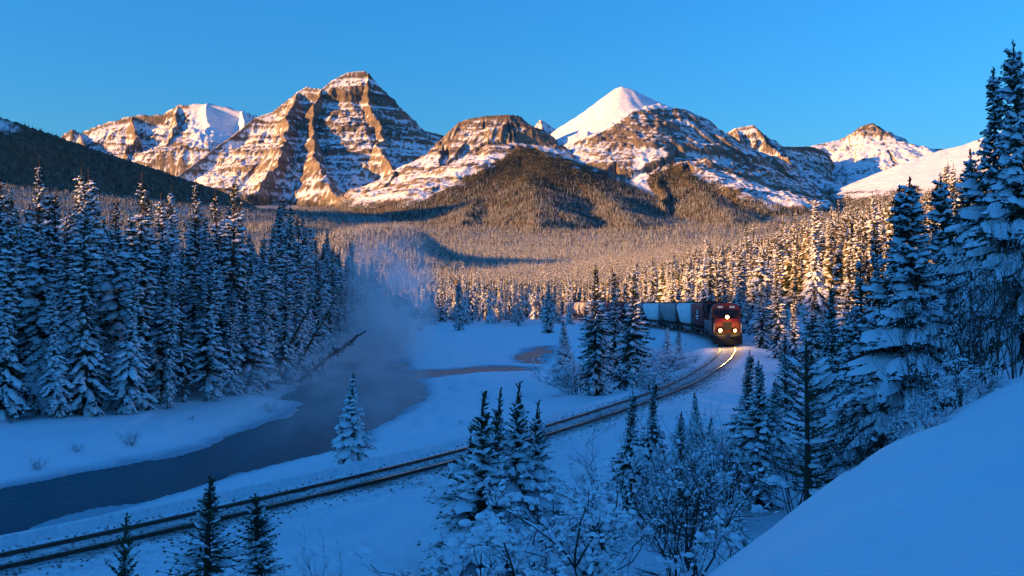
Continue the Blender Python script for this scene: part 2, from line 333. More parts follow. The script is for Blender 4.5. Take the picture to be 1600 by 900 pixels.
# ---------------------------------------------------------------- ground sheet
u = np.concatenate([np.linspace(-9, -0.72, 26)[:-1], np.linspace(-0.72, 0.72, 470), np.linspace(0.72, 9, 26)[1:]])
yy = np.concatenate([np.geomspace(2.0, 13.0, 60)[:-1], np.geomspace(13.0, 262, 480)[:-1], np.geomspace(262, 9500, 130)]) - 8.0
UU, YY = np.meshgrid(u, yy); XX = UU * (YY + 8.0)
ZZ, ST, RG, IC = ground_fn(XX, YY, True)
Vg = np.stack([XX, YY, ZZ], -1).reshape(-1, 3); Fg = grid_faces(*XX.shape)
bx, by = np.meshgrid(np.linspace(-2600, 2600, 90), np.linspace(-2600, -6.05, 60)); bz = ground_fn(bx, by)
Fb = grid_faces(*bx.shape) + len(Vg)
me = mesh_np('ground', np.vstack([Vg, np.stack([bx, by, bz], -1).reshape(-1, 3)]), np.vstack([Fg, Fb]), [M['ground']])
attr(me, 'stone', np.concatenate([ST.ravel(), np.zeros(bx.size)])); attr(me, 'rough', np.concatenate([RG.ravel(), np.zeros(bx.size)])); attr(me, 'ice', np.concatenate([IC.ravel(), np.zeros(bx.size)])); attr(me, 'wood', np.concatenate([0.8 * sstep(300, 420, YY).ravel(), np.zeros(bx.size)]))
tag(link('ground', me), 'blue shaded snow covering the river banks, knoll and valley floor', 'snow ground', kind='structure')
wx, wy = np.meshgrid(np.linspace(-130, 40, 40), np.linspace(5, 330, 60))
tag(link('river', mesh_np('river', np.stack([wx, wy, np.zeros_like(wx)], -1).reshape(-1, 3), grid_faces(*wx.shape), [M['water']])), 'dark open water of the partly frozen river', 'river', kind='structure')

# ---------------------------------------------------------------- mountains: ridge lines with flanks, gullies and beds of rock
WOODPTS = []
def albedo_of(P, snowy, wood, seed, rockA=(0.10, 0.080, 0.066), rockB=(0.34, 0.27, 0.21), bed=1.0):
    X, Y, Z = P[..., 0], P[..., 1], P[..., 2]
    tu = np.gradient(P, axis=1); tv = np.gradient(P, axis=0); N = np.cross(tu, tv); N /= np.linalg.norm(N, axis=-1, keepdims=True) + 1e-9; nz = np.abs(N[..., 2])
    Zb = Z.copy()
    for _ in range(3): Zb[1:-1, 1:-1] = 0.25 * (Zb[:-2, 1:-1] + Zb[2:, 1:-1] + Zb[1:-1, :-2] + Zb[1:-1, 2:])
    hol = np.clip((Zb - Z) / 3.0, -1, 1)
    fine = fbm(X / 38, Y / 38, 4, seed + 50, gain=0.65); big = fbm(X / 260, Y / 260, 3, seed + 51)
    zz = Z + 0.05 * X + 30 * big + 7 * fine
    st = fbm(zz / 46, (X + 0.6 * Y) / 1300, 3, seed + 52, gain=0.75); st2 = fbm(zz / 17, (X + 0.6 * Y) / 500, 2, seed + 55, gain=0.6)
    f = 0.85 * nz + 0.09 + 0.26 * fine + bed * (0.40 * st + 0.34 * st2) + 0.16 * hol + snowy + 0.16 * big
    sf = sstep(0.66, 0.76, f)
    t = np.clip(0.5 + 0.7 * st + 0.5 * st2 + 0.3 * fine, 0, 1)[..., None]
    rock = np.array(rockA) * (1 - t) + np.array(rockB) * t
    wv = wood + 0.75 * fbm(X / 110, Y / 160, 4, seed + 53, gain=0.65); wf = sstep(0.45, 0.62, wv)[..., None]
    wt = np.clip(0.5 + 0.9 * fbm(X / 20, Y / 20, 3, seed + 54, gain=0.7), 0, 1)[..., None]
    wc = np.array((0.050, 0.040, 0.028)) * (1 - wt) + np.array((0.19, 0.145, 0.10)) * wt
    c = rock * (1 - sf[..., None]) + np.array((0.87, 0.88, 0.91)) * sf[..., None]
    c = c * (1 - wf) + wc * wf
    return c, (1 - sf) * (1 - 0.5 * wf[..., 0])
def set_albedo(me, c, rocky):
    a = me.attributes.new('albedo', 'FLOAT_COLOR', 'POINT'); a.data.foreach_set('color', np.concatenate([c.reshape(-1, 3), np.ones((c.size // 3, 1))], 1).astype(np.float32).ravel())
    attr(me, 'rocky', np.clip(rocky, 0, 1).ravel())
def mountain(name, label, ridges, xr, Dr, k=0.62, A=120.0, L=90.0, warp=70.0, rn=34.0, terr=0.5, step=62.0, snowy=None, wood=None, cpx=1.5, drow=9.0, seed=1, gul=0.35, gw=95.0, bed=1.0, calm=None, skirt=(60, 500)):
    nc = int((xr[1] - xr[0]) / cpx); nr = int((Dr[1] - Dr[0]) / drow)
    px, DD = np.meshgrid(np.linspace(xr[0], xr[1], nc), np.linspace(Dr[0], Dr[1], nr))
    X = (px - CX) / FPX * DD; Y = DD.copy()
    wx = warp * fbm(X / 420, Y / 420, 4, seed); wy = warp * fbm(X / 420 + 40, Y / 420, 4, seed + 7)
    wx2 = 1.5 * warp * fbm(X / 330 + 9, Y / 330, 4, seed + 60, gain=0.6); wy2 = 1.5 * warp * fbm(X / 330 + 70, Y / 330, 4, seed + 67, gain=0.6)
    best = np.full(X.shape, -1e4); bd = np.full(X.shape, 1e4); bdd = bd.copy(); bs = np.zeros_like(X)
    for ri, rd in enumerate(ridges):
        kk, AA, LL = k, A, L
        if isinstance(rd, tuple): rd, (kk, AA, LL) = rd
        P = np.array([at(*p) for p in rd]); s0 = ri * 777.0; n_ = len(P) - 1
        for i, (a, b) in enumerate(zip(P[:-1], P[1:])):
            ab = b[:2] - a[:2]; ln = math.sqrt(ab @ ab)
            t = np.clip(((X - a[0]) * ab[0] + (Y - a[1]) * ab[1]) / (ab @ ab + 1e-9), 0, 1)
            d0 = np.hypot(X - a[0] - t * ab[0], Y - a[1] - t * ab[1])
            if ri == 0: tw = np.clip(d0 / 160, 0.10, 1); ex, ey = wx * tw, wy * tw
            else: tw = np.clip((i + t) / 1.2, 0, 1); ex, ey = wx2 * tw, wy2 * tw
            Xw, Yw = X + ex, Y + ey
            t = np.clip(((Xw - a[0]) * ab[0] + (Yw - a[1]) * ab[1]) / (ab @ ab + 1e-9), 0, 1)
            d = np.hypot(Xw - a[0] - t * ab[0], Yw - a[1] - t * ab[1])
            h = a[2] + t * (b[2] - a[2]) - kk * d - AA * (1 - np.exp(-d / LL))
            m = h > best; best = np.where(m, h, best); bd = np.where(m, d0 if ri == 0 else np.maximum(d, 60 * tw), bd); bdd = np.where(m, d, bdd); bs = np.where(m, s0 + t * ln, bs); s0 += ln
    ed = np.minimum(np.minimum(px - xr[0], xr[1] - px) / skirt[0], (DD - Dr[0]) / skirt[1]); best -= 420 * (1 - sstep(0, 1, ed)) ** 1.5
    cm = np.ones_like(X) if calm is None else 1 - calm(px, HY - (best - CZ) / Y * FPX)
    # gullies that run down the fall line: noise along the ridge, stretched across it
    fl = fbm((bs + 0.5 * wx) / gw, bdd / 900.0, 3, seed + 31, ridged=True)
    best = best + cm * gul * np.minimum(bdd, 150) * fl * np.clip(bd / 50, 0, 1)
    tp = np.clip(bd / 110, 0, 1) * (0.08 + 0.92 * cm)
    best = best + rn * tp * fbm(X / 190, Y / 190, 5, seed + 3, ridged=True, gain=0.55) + 4.0 * cm * fbm(X / 34, Y / 34, 2, seed + 5)
    if terr > 0:
        o_ = 0.06 * X + 46 * fbm(X / 500, Y / 500, 3, seed + 17)
        zt_ = np.arange(-1500, 4000, 2.0); den = np.exp(3.2 * fbm(zt_ / step, zt_ * 0 + seed, 4, seed + 80, gain=0.7)); cum = np.cumsum(den); cum = (cum - cum[0]) / (cum[-1] - cum[0]) * (zt_[-1] - zt_[0]) + zt_[0]
        lp = cum - zt_; lp -= np.convolve(np.pad(lp, 150, 'edge'), np.ones(301) / 301, 'valid'); cum = zt_ + lp     # beds of uneven thickness, no overall drift
        w = 1.5 * terr * np.clip(0.55 + 1.1 * fbm(X / 260, Y / 260, 3, seed + 19), 0, 1) * np.clip(bd / 60, 0.15, 1) * cm
        best = best + (np.interp(best + o_, zt_, cum) - o_ - best) * w + cm * np.clip(bd / 60, 0.1, 1) * 9 * fbm(X / 70, Y / 70, 3, seed + 90, ridged=True, gain=0.6)
    Z = best
    yi = HY - (Z - CZ) / Y * FPX                         # apparent height, used only to place the tree line and the snow fields
    P3 = np.stack([X, Y, Z], -1)
    sv = np.zeros_like(X) if snowy is None else snowy(px, yi, X, Y, Z) + 0 * X
    wv = np.zeros_like(X) if wood is None else wood(px, yi, X, Y, Z) + 0 * X
    me = mesh_np(name, P3.reshape(-1, 3), grid_faces(*X.shape), [M['mountain']])
    c, rk = albedo_of(P3, sv, wv, seed, bed=bed); set_albedo(me, c, rk)
    o = tag(link('mountain' if name == 'peak' else name, me), label, 'mountain' if name == 'peak' else 'hill', kind='structure')
    if wood is not None: WOODPTS.append((X, Y, Z, wv, o))
    return o
def line(pts):
    p = np.array(pts, float); return lambda x: np.interp(x, p[:, 0], p[:, 1])
# the high banded peak left of centre
_tlA = line([(200, 300), (300, 285), (400, 300), (460, 310), (560, 312), (650, 285), (700, 270), (760, 280)])
mountain('peak', 'highest banded rock peak with snow ledges, left of centre',
    [[(230, 300, 6100), (280, 272, 6300), (350, 220, 6600), (399, 183, 6800), (425, 174, 6850), (464, 143, 6900), (478, 135, 6930), (502, 138, 6900), (520, 124, 6950), (544, 112, 7000), (571, 110, 7000), (586, 126, 7050), (611, 155, 7100), (618, 179, 7100), (642, 195, 7150), (660, 202, 7200), (695, 211, 7300), (740, 240, 7400)],
     [(502, 138, 6900), (490, 165, 6680), (489, 190, 6480), (494, 228, 6150), (505, 262, 5800), (530, 318, 5200)],
     [(464, 143, 6900), (452, 180, 6600), (446, 215, 6300), (425, 258, 5950), (390, 310, 5450)],
     [(575, 112, 7000), (578, 165, 6700), (592, 212, 6350), (610, 262, 5900), (640, 318, 5300)],
     [(618, 179, 7100), (640, 222, 6700), (672, 268, 6200)]],
    (180, 800), (4700, 7650), k=0.70, A=170, L=140, warp=66, rn=40, terr=0.85, step=48, seed=11, drow=7.5, gul=0.16, gw=130,
    snowy=lambda p, y, X, Y, Z: 0.04 + 0.2 * sstep(150, 125, y) + 0.25 * sstep(255, 300, y) * fbm(X / 300, Y / 300, 2, 77) - 0.10 * sstep(120, 150, y) * sstep(260, 220, y) * sstep(470, 490, p) * sstep(640, 600, p),
    wood=lambda p, y, X, Y, Z: 0.75 * sstep(-10, 16, y - _tlA(p)))
mountain('peak', 'orange cliff topped mountain with a forested fan below, at the centre',
    [[(590, 318, 4600), (607, 300, 4700), (639, 262, 4950), (681, 237, 5100), (696, 217, 5150), (706, 200, 5180), (717, 190, 5200), (733, 184, 5200), (758, 180, 5200), (796, 178, 5200), (814, 181, 5220), (824, 195, 5250), (835, 212, 5300), (849, 230, 5350), (880, 262, 5400), (930, 290, 5400)],
     [(796, 179, 5200), (804, 205, 5080), (810, 232, 4900), (812, 236, 4850)],
     ([(806, 222, 4960), (812, 240, 4780), (818, 264, 4450), (828, 292, 3950), (836, 325, 3350), (840, 368, 2800)], (0.36, 0, 60)),
     ([(835, 224, 5000), (872, 262, 4600), (925, 300, 4050), (970, 330, 3500), (1000, 366, 2900)], (0.36, 0, 60)),
     [(717, 190, 5200), (703, 232, 5020), (690, 268, 4760), (668, 298, 4450)],
     [(758, 181, 5200), (757, 240, 5000), (752, 275, 4650)], ([(757, 262, 4850), (748, 285, 4500), (735, 322, 3700), (725, 366, 2900)], (0.36, 0, 60))],
    (480, 1140), (2350, 5700), k=0.56, A=105, L=85, warp=38, rn=24, terr=0.6, step=44, seed=23, cpx=1.8, drow=8.5, calm=lambda p, y: 0.8 * sstep(-10, 25, y - np.interp(p, [600, 640, 700, 720, 760, 800, 815, 840, 900], [322, 318, 300, 286, 262, 238, 230, 236, 262])),
    snowy=lambda p, y, X, Y, Z: -0.12 * sstep(250, 225, y) - 0.02 * sstep(225, 250, y),
    wood=lambda p, y, X, Y, Z: sstep(-26, 18, y - np.interp(p, [600, 640, 700, 720, 760, 800, 815, 840, 900], [322, 318, 300, 286, 262, 238, 230, 236, 262])))
mountain('peak', 'broad white snow dome above orange crags, right of centre',
    [([(800, 250, 5500), (846, 221, 5550), (870, 201, 5560), (907, 178, 5580), (938, 155, 5600), (962, 138, 5600), (972, 135, 5600), (988, 139, 5600), (1009, 149, 5600), (1035, 161, 5620), (1059, 171, 5640), (1067, 183, 5650), (1082, 196, 5680), (1109, 201, 5700), (1135, 212, 5750), (1151, 225, 5780), (1187, 236, 5850), (1208, 276, 5850), (1224, 308, 5800), (1245, 335, 5700)], (0.72, 20, 160)),
     ([(925, 213, 5420), (950, 199, 5390), (967, 191, 5380), (992, 174, 5380), (1025, 172, 5380), (1044, 182, 5370), (1048, 198, 5340), (1049, 225, 5180), (1058, 248, 4980)], (0.5, 190, 70)), ([(1049, 232, 5120), (1062, 256, 4880), (1090, 292, 4350), (1125, 328, 3700), (1150, 366, 3100)], (0.36, 0, 70)),
     ([(1100, 200, 5700), (1128, 245, 5350), (1165, 290, 4850), (1210, 335, 4100)], (0.5, 60, 90)),
     ([(1160, 230, 5800), (1190, 275, 5350), (1222, 318, 4800)], (0.55, 120, 90)),
     ([(967, 191, 5380), (962, 232, 5180), (955, 268, 4850), (960, 325, 3900)], (0.45, 60, 80)),
     ([(925, 213, 5420), (905, 250, 5100), (890, 285, 4700)], (0.5, 70, 80)),
     ([(995, 174, 5380), (1003, 215, 5230), (1030, 262, 4850), (1035, 325, 3900)], (0.45, 80, 70))],
    (780, 1360), (2700, 6100), k=0.5, A=120, L=80, warp=44, rn=24, terr=0.3, step=52, seed=37, cpx=1.8, drow=8.5, bed=0.6,
    calm=lambda p, y: 0.8 * sstep(-5, 25, y - np.interp(p, [850, 900, 940, 990, 1020, 1050, 1100, 1150, 1200, 1240], [250, 275, 275, 292, 275, 256, 282, 305, 318, 330])) + sstep(6, -6, y - np.interp(p, [840, 925, 965, 990, 1030, 1050, 1070], [240, 216, 194, 176, 170, 172, 150])),
    snowy=lambda p, y, X, Y, Z: np.where(y < np.interp(p, [840, 925, 965, 990, 1030, 1050, 1070], [232, 214, 192, 174, 169, 172, 150]), 0.7, -0.10 * sstep(1075, 1050, p) * sstep(235, 220, y) - 0.08 + 0.06 * sstep(1050, 1090, p) + 0.2 * sstep(930, 900, p)) + 0.45 * sstep(14, 4, np.abs(p - np.interp(y, [240, 262, 285, 310], [1006, 998, 1000, 1015]))) * sstep(235, 250, y) * sstep(318, 300, y),
    wood=lambda p, y, X, Y, Z: 0.95 * sstep(-24, 18, y - np.interp(p, [850, 900, 940, 990, 1020, 1050, 1100, 1150, 1200, 1240], [250, 275, 275, 292, 275, 256, 282, 305, 318, 330])) - 0.8 * sstep(14, 6, np.abs(p - np.interp(y, [240, 262, 285, 310], [1006, 998, 1000, 1015]))) * sstep(318, 300, y))
mountain('peak', 'long layered sunlit massif with a glacier cap, far behind on the left',
    [[(40, 240, 8700), (95, 211, 8700), (112, 200, 8720), (124, 207, 8740), (157, 193, 8780), (206, 179, 8800), (252, 178, 8820), (277, 164, 8840), (322, 160, 8860), (350, 165, 8870), (378, 172, 8880), (397, 178, 8900), (440, 200, 8900), (500, 230, 8900)],
     [(206, 180, 8800), (212, 212, 8450), (190, 255, 7950)], [(277, 165, 8840), (268, 204, 8450), (235, 258, 7850)], [(124, 207, 8740), (130, 230, 8400), (150, 262, 8000)],
     ([(322, 161, 8860), (326, 192, 8560), (322, 222, 8200), (300, 262, 7800)], (0.5, 60, 150)), [(378, 172, 8880), (380, 205, 8500), (360, 245, 8000)]],
    (40, 520), (7650, 9350), k=0.62, A=190, L=90, warp=80, rn=34, terr=0.9, step=66, gul=0.2, seed=41, drow=11,
    calm=lambda p, y: 0.8 * sstep(292, 318, p) * sstep(225, 200, y), snowy=lambda p, y, X, Y, Z: 0.10 + 0.5 * sstep(286, 312, p) * sstep(235, 205, y))
mountain('peak', 'small sunlit snowy peak in the gap beside the snow dome', [[(790, 240, 8500), (825, 214, 8500), (838, 194, 8500), (845, 186, 8500), (853, 191, 8500), (868, 202, 8500), (920, 240, 8500)], [(845, 187, 8500), (848, 215, 8150)]],
    (780, 940), (7900, 8900), k=0.7, A=90, L=60, warp=50, rn=30, terr=0.4, seed=43, drow=14, snowy=lambda p, y, X, Y, Z: 0.15 + 0 * p)
mountain('peak', 'snow capped rock peak standing behind the right shoulder of the snow dome',
    [[(1090, 240, 7200), (1134, 208, 7200), (1150, 199, 7200), (1178, 195, 7200), (1190, 205, 7230), (1209, 221, 7260), (1225, 228, 7300), (1269, 228, 7600), (1310, 240, 7700)],
     [(1180, 196, 7200), (1196, 216, 7050), (1214, 234, 6900), (1232, 262, 6650), (1240, 300, 6200)], [(1150, 200, 7200), (1165, 235, 6900), (1190, 275, 6450)]],
    (1060, 1340), (5700, 7900), k=0.66, A=120, L=80, warp=60, rn=32, terr=0.5, seed=47, drow=10, snowy=lambda p, y, X, Y, Z: 0.08 + 0 * p)
mountain('peak', 'pyramid shaped peak with a brown rock cap and bright snow face, far right',
    [[(1230, 240, 8000), (1269, 227, 8100), (1325, 215, 8200), (1338, 203, 8200), (1350, 196, 8200), (1366, 192, 8200), (1381, 201, 8220), (1388, 212, 8240), (1412, 226, 8300), (1428, 232, 8300), (1470, 232, 8400), (1530, 240, 8400)],
     [(1366, 193, 8200), (1377, 208, 8050), (1383, 230, 7850), (1396, 258, 7500), (1405, 292, 7000)], [(1325, 216, 8200), (1325, 240, 7900), (1318, 272, 7450), (1300, 305, 6900)], [(1428, 232, 8300), (1440, 258, 7900)]],
    (1200, 1600), (6300, 8700), k=0.5, A=90, L=90, warp=60, rn=30, terr=0.45, seed=53, drow=11, snowy=lambda p, y, X, Y, Z: 0.22 * sstep(207, 222, y) - 0.12 * sstep(216, 206, y))
mountain('peak', 'smooth rounded snow shoulder behind the tall spruces at the right edge',
    [[(1340, 312, 5300), (1366, 290, 5350), (1397, 266, 5400), (1431, 247, 5450), (1475, 233, 5500), (1506, 226, 5500), (1545, 212, 5550), (1620, 185, 5600), (1760, 150, 5700)]],
    (1230, 1900), (3600, 6200), k=0.34, A=20, L=200, warp=30, rn=12, terr=0.0, seed=59, drow=14, gul=0.1, calm=lambda p, y: 0.8 + 0 * p, snowy=lambda p, y, X, Y, Z: 0.6 * sstep(300, 270, y),
    wood=lambda p, y, X, Y, Z: 0.9 * sstep(285, 315, y + 25 * fbm(X / 200, Y / 200, 3, 5)))
mountain('peak', 'low dark wooded foothill with snowy ledges in the gap on the right',
    [[(1190, 318, 6000), (1225, 290, 6100), (1256, 268, 6150), (1275, 282, 6150), (1300, 300, 6100), (1345, 318, 6000), (1420, 322, 5800)], [(1256, 268, 6150), (1262, 300, 5700), (1275, 325, 5200)], [(1345, 318, 6000), (1340, 330, 5400)]],
    (1120, 1520), (4500, 6500), k=0.4, A=60, L=80, warp=60, rn=26, terr=0.5, step=46, seed=61, drow=11, snowy=lambda p, y, X, Y, Z: 0.05 + 0 * p,
    wood=lambda p, y, X, Y, Z: 0.85 * sstep(298, 312, y))
mountain('hill', 'dark wooded hillside sloping down into the valley from the upper left',
    [([(-420, 70, 3000), (-200, 122, 3100), (0, 181, 3250), (80, 208, 3350), (150, 233, 3450), (240, 262, 3600), (330, 292, 3800), (385, 314, 3950), (410, 345, 4000)], (0.85, 0, 100))],
    (-700, 560), (2000, 4700), k=0.33, A=0, L=100, warp=60, rn=14, terr=0.0, seed=67, cpx=4, drow=16, gul=0.12, gw=160, snowy=lambda p, y, X, Y, Z: 0.2 + 0 * p,
    wood=lambda p, y, X, Y, Z: 1.0 - 0.45 * sstep(60, 0, p) * sstep(215, 200, y))
# ---- unseen ridge left of and behind the viewpoint, added and shaped for its shadow
qq, pp = np.meshgrid(np.linspace(-900, 420, 130), np.linspace(-1100, -130, 60))
crest = np.interp(qq, [-900, -200, 0, 20, 45, 65, 75, 95, 127, 150, 216, 250, 290, 330, 420], [150, 98, 88, 85, 80, 75.0, 78, 84, 87.5, 88.5, 88, 76, 50, 8, -6])
zz = crest * np.where(pp > -400, sstep(-130, -400, pp), 1 - 0.35 * sstep(-400, -1100, pp)) + 1.2 * fbm(qq / 14, pp / 14, 3, 88) - 3
T_ = -SUN_TO; N_ = np.array([-T_[1], T_[0]])
hx = pp * T_[0] + qq * N_[0]; hy = pp * T_[1] + qq * N_[1]
me = mesh_np('hill', np.stack([hx, hy, zz], -1).reshape(-1, 3), grid_faces(*hx.shape), [M['mountain']])
c_, r_ = albedo_of(np.stack([hx, hy, zz], -1), np.full(hx.shape, 0.1), np.full(hx.shape, 0.8), 90); set_albedo(me, c_, r_)
tag(link('hill', me), 'unseen wooded ridge beside the viewpoint, added to shade the river bend', 'hill', kind='structure')

# ---------------------------------------------------------------- trees
class Geo:
    """fast collector of vertex / face blocks"""
    def __init__(s): s.V = []; s.F = []; s.n = 0
    def add(s, V, F): s.V.append(V); s.F.append(F + s.n); s.n += len(V)
    def mesh(s, name, mats, smooth=True): 
        q = [f for f in s.F if f.shape[1] == 4]; t = [f for f in s.F if f.shape[1] == 3]
        return mesh_np(name, np.vstack(s.V), ([np.vstack(q)] if q else []) + ([np.vstack(t)] if t else []), mats, smooth)
def tube_np(P, r, n=5):
    P = np.asarray(P, float); T = np.gradient(P, axis=0); T /= np.linalg.norm(T, axis=1)[:, None] + 1e-9
    ref = np.where(np.abs(T[:, 2:3]) > 0.9, np.array([[1.0, 0.1, 0]]), np.array([[0.1, 0.2, 1.0]])); A = np.cross(T, ref); A /= np.linalg.norm(A, axis=1)[:, None]; B = np.cross(T, A)
    th = np.arange(n) / n * 2 * np.pi; r = np.broadcast_to(r, (len(P),))
    V = (P[:, None] + r[:, None, None] * (np.cos(th)[None, :, None] * A[:, None] + np.sin(th)[None, :, None] * B[:, None])).reshape(-1, 3)
    i = np.arange(len(P) - 1)[:, None] * n; k = np.arange(n)[None]; k2 = (k + 1) % n
    return V, np.stack([i + k, i + k2, i + n + k2, i + n + k], -1).reshape(-1, 4)
def conifer(seed, H=13.0, Rad=1.9, nb=240, droop=0.45, snow=0.8, twig=0.42, tw_w=0.075, ntw=6, base=0.04, gap=0.0, lead=0.05, up=0.35, prof=0.85, pine=False, snow_w=1.0, seg=6, needle='needle', irregular=0.25, bare=0.0, snow_top=0.3):
    """a spruce or pine: trunk, drooping branches with twig sprays, snow lying along the branches. returns three meshes"""
    g = np.random.default_rng(seed); tr, cr, sn = Geo(), Geo(), Geo()
    zz = np.linspace(0, 1, 12); bend = np.cumsum(g.normal(0, 0.006, (12, 2)), 0) * H
    axis = np.stack([bend[:, 0] * zz, bend[:, 1] * zz, zz * H], 1); axis[0, 2] = -0.4
    r0 = 0.012 * H + 0.03
    tr.add(*tube_np(axis, r0 * (1 - zz) ** 0.85 + 0.012, 7))
    lop = 1 + irregular * np.cos(np.linspace(0, 9, 50) * g.uniform(0.6, 1.3) + g.uniform(0, 6))
    for j in range(nb):
        t = base + (1 - base - lead) * ((j + g.uniform(0, 1)) / nb) ** (0.92)
        if gap and g.random() < gap * (0.4 + 0.6 * math.sin(t * 37 + seed)): continue
        az = j * 2.39996 + g.normal(0, 0.35)
        pf = (1 - t) ** prof * (0.55 + 0.45 * min(1, (t - base) / 0.10 + 0.35))
        Ln = max(0.10 * Rad, Rad * pf * lop[int(t * 49)]) * g.uniform(0.72, 1.18)
        el = up * (t ** 1.4) * 2.0 - droop * (1 - t) ** 0.8 + g.normal(0, 0.10)
        q = np.linspace(0, 1, seg)
        o = np.array([np.interp(t, zz, axis[:, k]) for k in range(3)])
        rad = Ln * q; sag = -droop * 0.55 * Ln * q ** 2 + (0.22 * Ln * q ** 3 if not pine else 0.25 * Ln * q ** 2)
        dirh = np.array([math.cos(az), math.sin(az), 0]); side = np.array([-dirh[1], dirh[0], 0])
        wob = np.cumsum(g.normal(0, 0.03, seg)) * Ln
        P = o + rad[:, None] * (dirh * math.cos(el) + np.array([0, 0, math.sin(el)])) + sag[:, None] * np.array([0, 0, 1.0]) + wob[:, None] * side
        V, F = tube_np(P[[0, seg // 2, seg - 1]], np.array([0.010, 0.007, 0.003]) * (0.6 + Ln * 0.6) * 1.3, 3); tr.add(V, F)
        if g.random() < bare: continue
        # twig sprays: kites to both sides and hanging below, longest mid-branch
        m = int(ntw * max(0.5, min(1.6, Ln / 1.2)))
        ps = np.repeat(np.linspace(0.16, 1.0, m), 3); sd = np.tile([-1, 1, 0], m).astype(float)
        base_p = np.stack([np.interp(ps, q, P[:, k]) for k in range(3)], 1)
        tl = twig * (0.45 + 0.55 * min(1.5, Ln)) * (1.15 - 0.6 * ps) * g.uniform(0.6, 1.25, len(ps)); tl = np.where(sd == 0, tl * 0.75, tl)
        fwd = (P[-1] - P[0]) / (np.linalg.norm(P[-1] - P[0]) + 1e-9)
        dv = fwd * g.uniform(0.5, 0.9, len(ps))[:, None] + side * (sd * g.uniform(0.6, 1.0, len(ps)))[:, None] + np.array([0, 0, 1.0]) * (np.where(sd == 0, g.uniform(-0.9, 0.35, len(ps)), g.uniform(-0.45, 0.18, len(ps))) + (0.45 if pine else 0))[:, None]
        dv /= np.linalg.norm(dv, axis=1)[:, None]
        wv = np.cross(dv, np.array([0, 0, 1.0])); wv /= np.linalg.norm(wv, axis=1)[:, None] + 1e-9
        roll = g.uniform(-0.8, 0.8, len(ps)); nv = np.cross(wv, dv); wv = wv * np.cos(roll)[:, None] + nv * np.sin(roll)[:, None]
        w = tw_w * g.uniform(0.7, 1.35, len(ps)) * (0.7 + 0.5 * min(1.2, Ln))
        tip = base_p + dv * tl[:, None]; tip[:, 2] -= 0.12 * tl
        mid = base_p + dv * (tl * 0.45)[:, None]
        Vk = np.stack([base_p, mid + wv * w[:, None], tip, mid - wv * w[:, None]], 1).reshape(-1, 3); cr.add(Vk, np.arange(len(Vk)).reshape(-1, 4))
        # snow lying on the branch: a lumpy ridge in pieces, and pads on the side twigs
        if g.random() < snow * (1 - snow_top * min(1, max(0, t - 0.6) / 0.3)):
            a0 = g.uniform(0.05, 0.45); a1 = g.uniform(0.82, 1.04); ns = 5
            qs = np.linspace(a0, a1, ns); C = np.stack([np.interp(qs, q, P[:, k]) for k in range(3)], 1)
            ww = snow_w * (0.055 + 0.075 * min(1.6, Ln)) * np.sin(np.linspace(0.35, 2.75, ns)) * g.uniform(0.65, 1.35, ns); hh = ww * g.uniform(0.55, 0.95, ns)
            zc = np.array([0, 0, 1.0])
            prof5 = [(-1.0, -0.25), (-0.6, 0.65), (0.0, 1.0), (0.6, 0.65), (1.0, -0.25)]
            V = np.stack([C + side * (ww * a)[:, None] + zc * (hh * b + 0.02)[:, None] + g.normal(0, 0.012, (ns, 3)) for a, b in prof5], 1).reshape(-1, 3)
            sn.add(V, grid_faces(ns, 5))
            kk = np.where((sd != 0) & (g.random(len(ps)) < 0.62 * snow))[0]
            if len(kk):
                b0 = base_p[kk] + dv[kk] * (tl[kk] * 0.12)[:, None]; t0 = base_p[kk] + dv[kk] * (tl[kk] * g.uniform(0.7, 1.0, len(kk)))[:, None]; mm = (b0 + t0) / 2
                ws = (w[kk] * snow_w * g.uniform(0.75, 1.5, len(kk)))[:, None]; hz = np.cross(dv[kk], zc); hz /= np.linalg.norm(hz, axis=1)[:, None] + 1e-9
                lift = zc * (0.03 + 0.45 * ws)
                V = np.stack([b0 + zc * 0.02, mm + hz * ws + zc * 0.005, mm + lift, mm - hz * ws + zc * 0.005, t0 + zc * 0.0], 1).reshape(-1, 3); b_ = np.arange(len(kk))[:, None] * 5
                sn.add(V, np.concatenate([b_ + [0, 1, 2], b_ + [0, 2, 3], b_ + [1, 4, 2], b_ + [2, 4, 3]]))
    # leader
    q = np.linspace(0, 1, 4); Pl = np.array([axis[-1] - [0, 0, lead * H * 0.9]]) + q[:, None] * np.array([0, 0, lead * H * 0.95]); 
    for k in range(14 if not pine else 22):
        b0 = Pl[0] + (Pl[-1] - Pl[0]) * (k / 22); d = np.array([g.normal(), g.normal(), 0.9 if not pine else 1.4]); d /= np.linalg.norm(d); l = 0.10 + 0.05 * Rad * g.random(); s_ = np.cross(d, [0.3, 0.5, 1]); s_ /= np.linalg.norm(s_); 
        cr.add(np.array([b0, b0 + d * l * .5 + s_ * .025, b0 + d * l, b0 + d * l * .5 - s_ * .025]), np.array([[0, 1, 2, 3]]))
    if not sn.V: sn.add(np.zeros((3, 3)), np.array([[0, 1, 2]]))
    return tr.mesh('trunk', [M['bark']]), cr.mesh('crown', [M[needle]], False), sn.mesh('snow', [M['snow']])
def put_tree(kind, protos, i, loc, scale=1.0, rz=0.0, label=None, group=None, cat='tree', tilt=(0, 0), h=1.0):
    if protos is FOREST: h *= g.uniform(0.88, 1.14); tilt = g.normal(0, 0.022, 2)
    e = empty(kind, loc, rz); e.scale = (scale, scale, scale * h); e.rotation_euler = (tilt[0], tilt[1], rz)
    for nm, me in zip(('trunk', 'crown', 'snow'), protos[i % len(protos)]): 
        if me is not None:
            o = link(nm, me, e)
            if nm == 'snow': o['kind'] = 'stuff'
    return tag(e, label, cat, group)
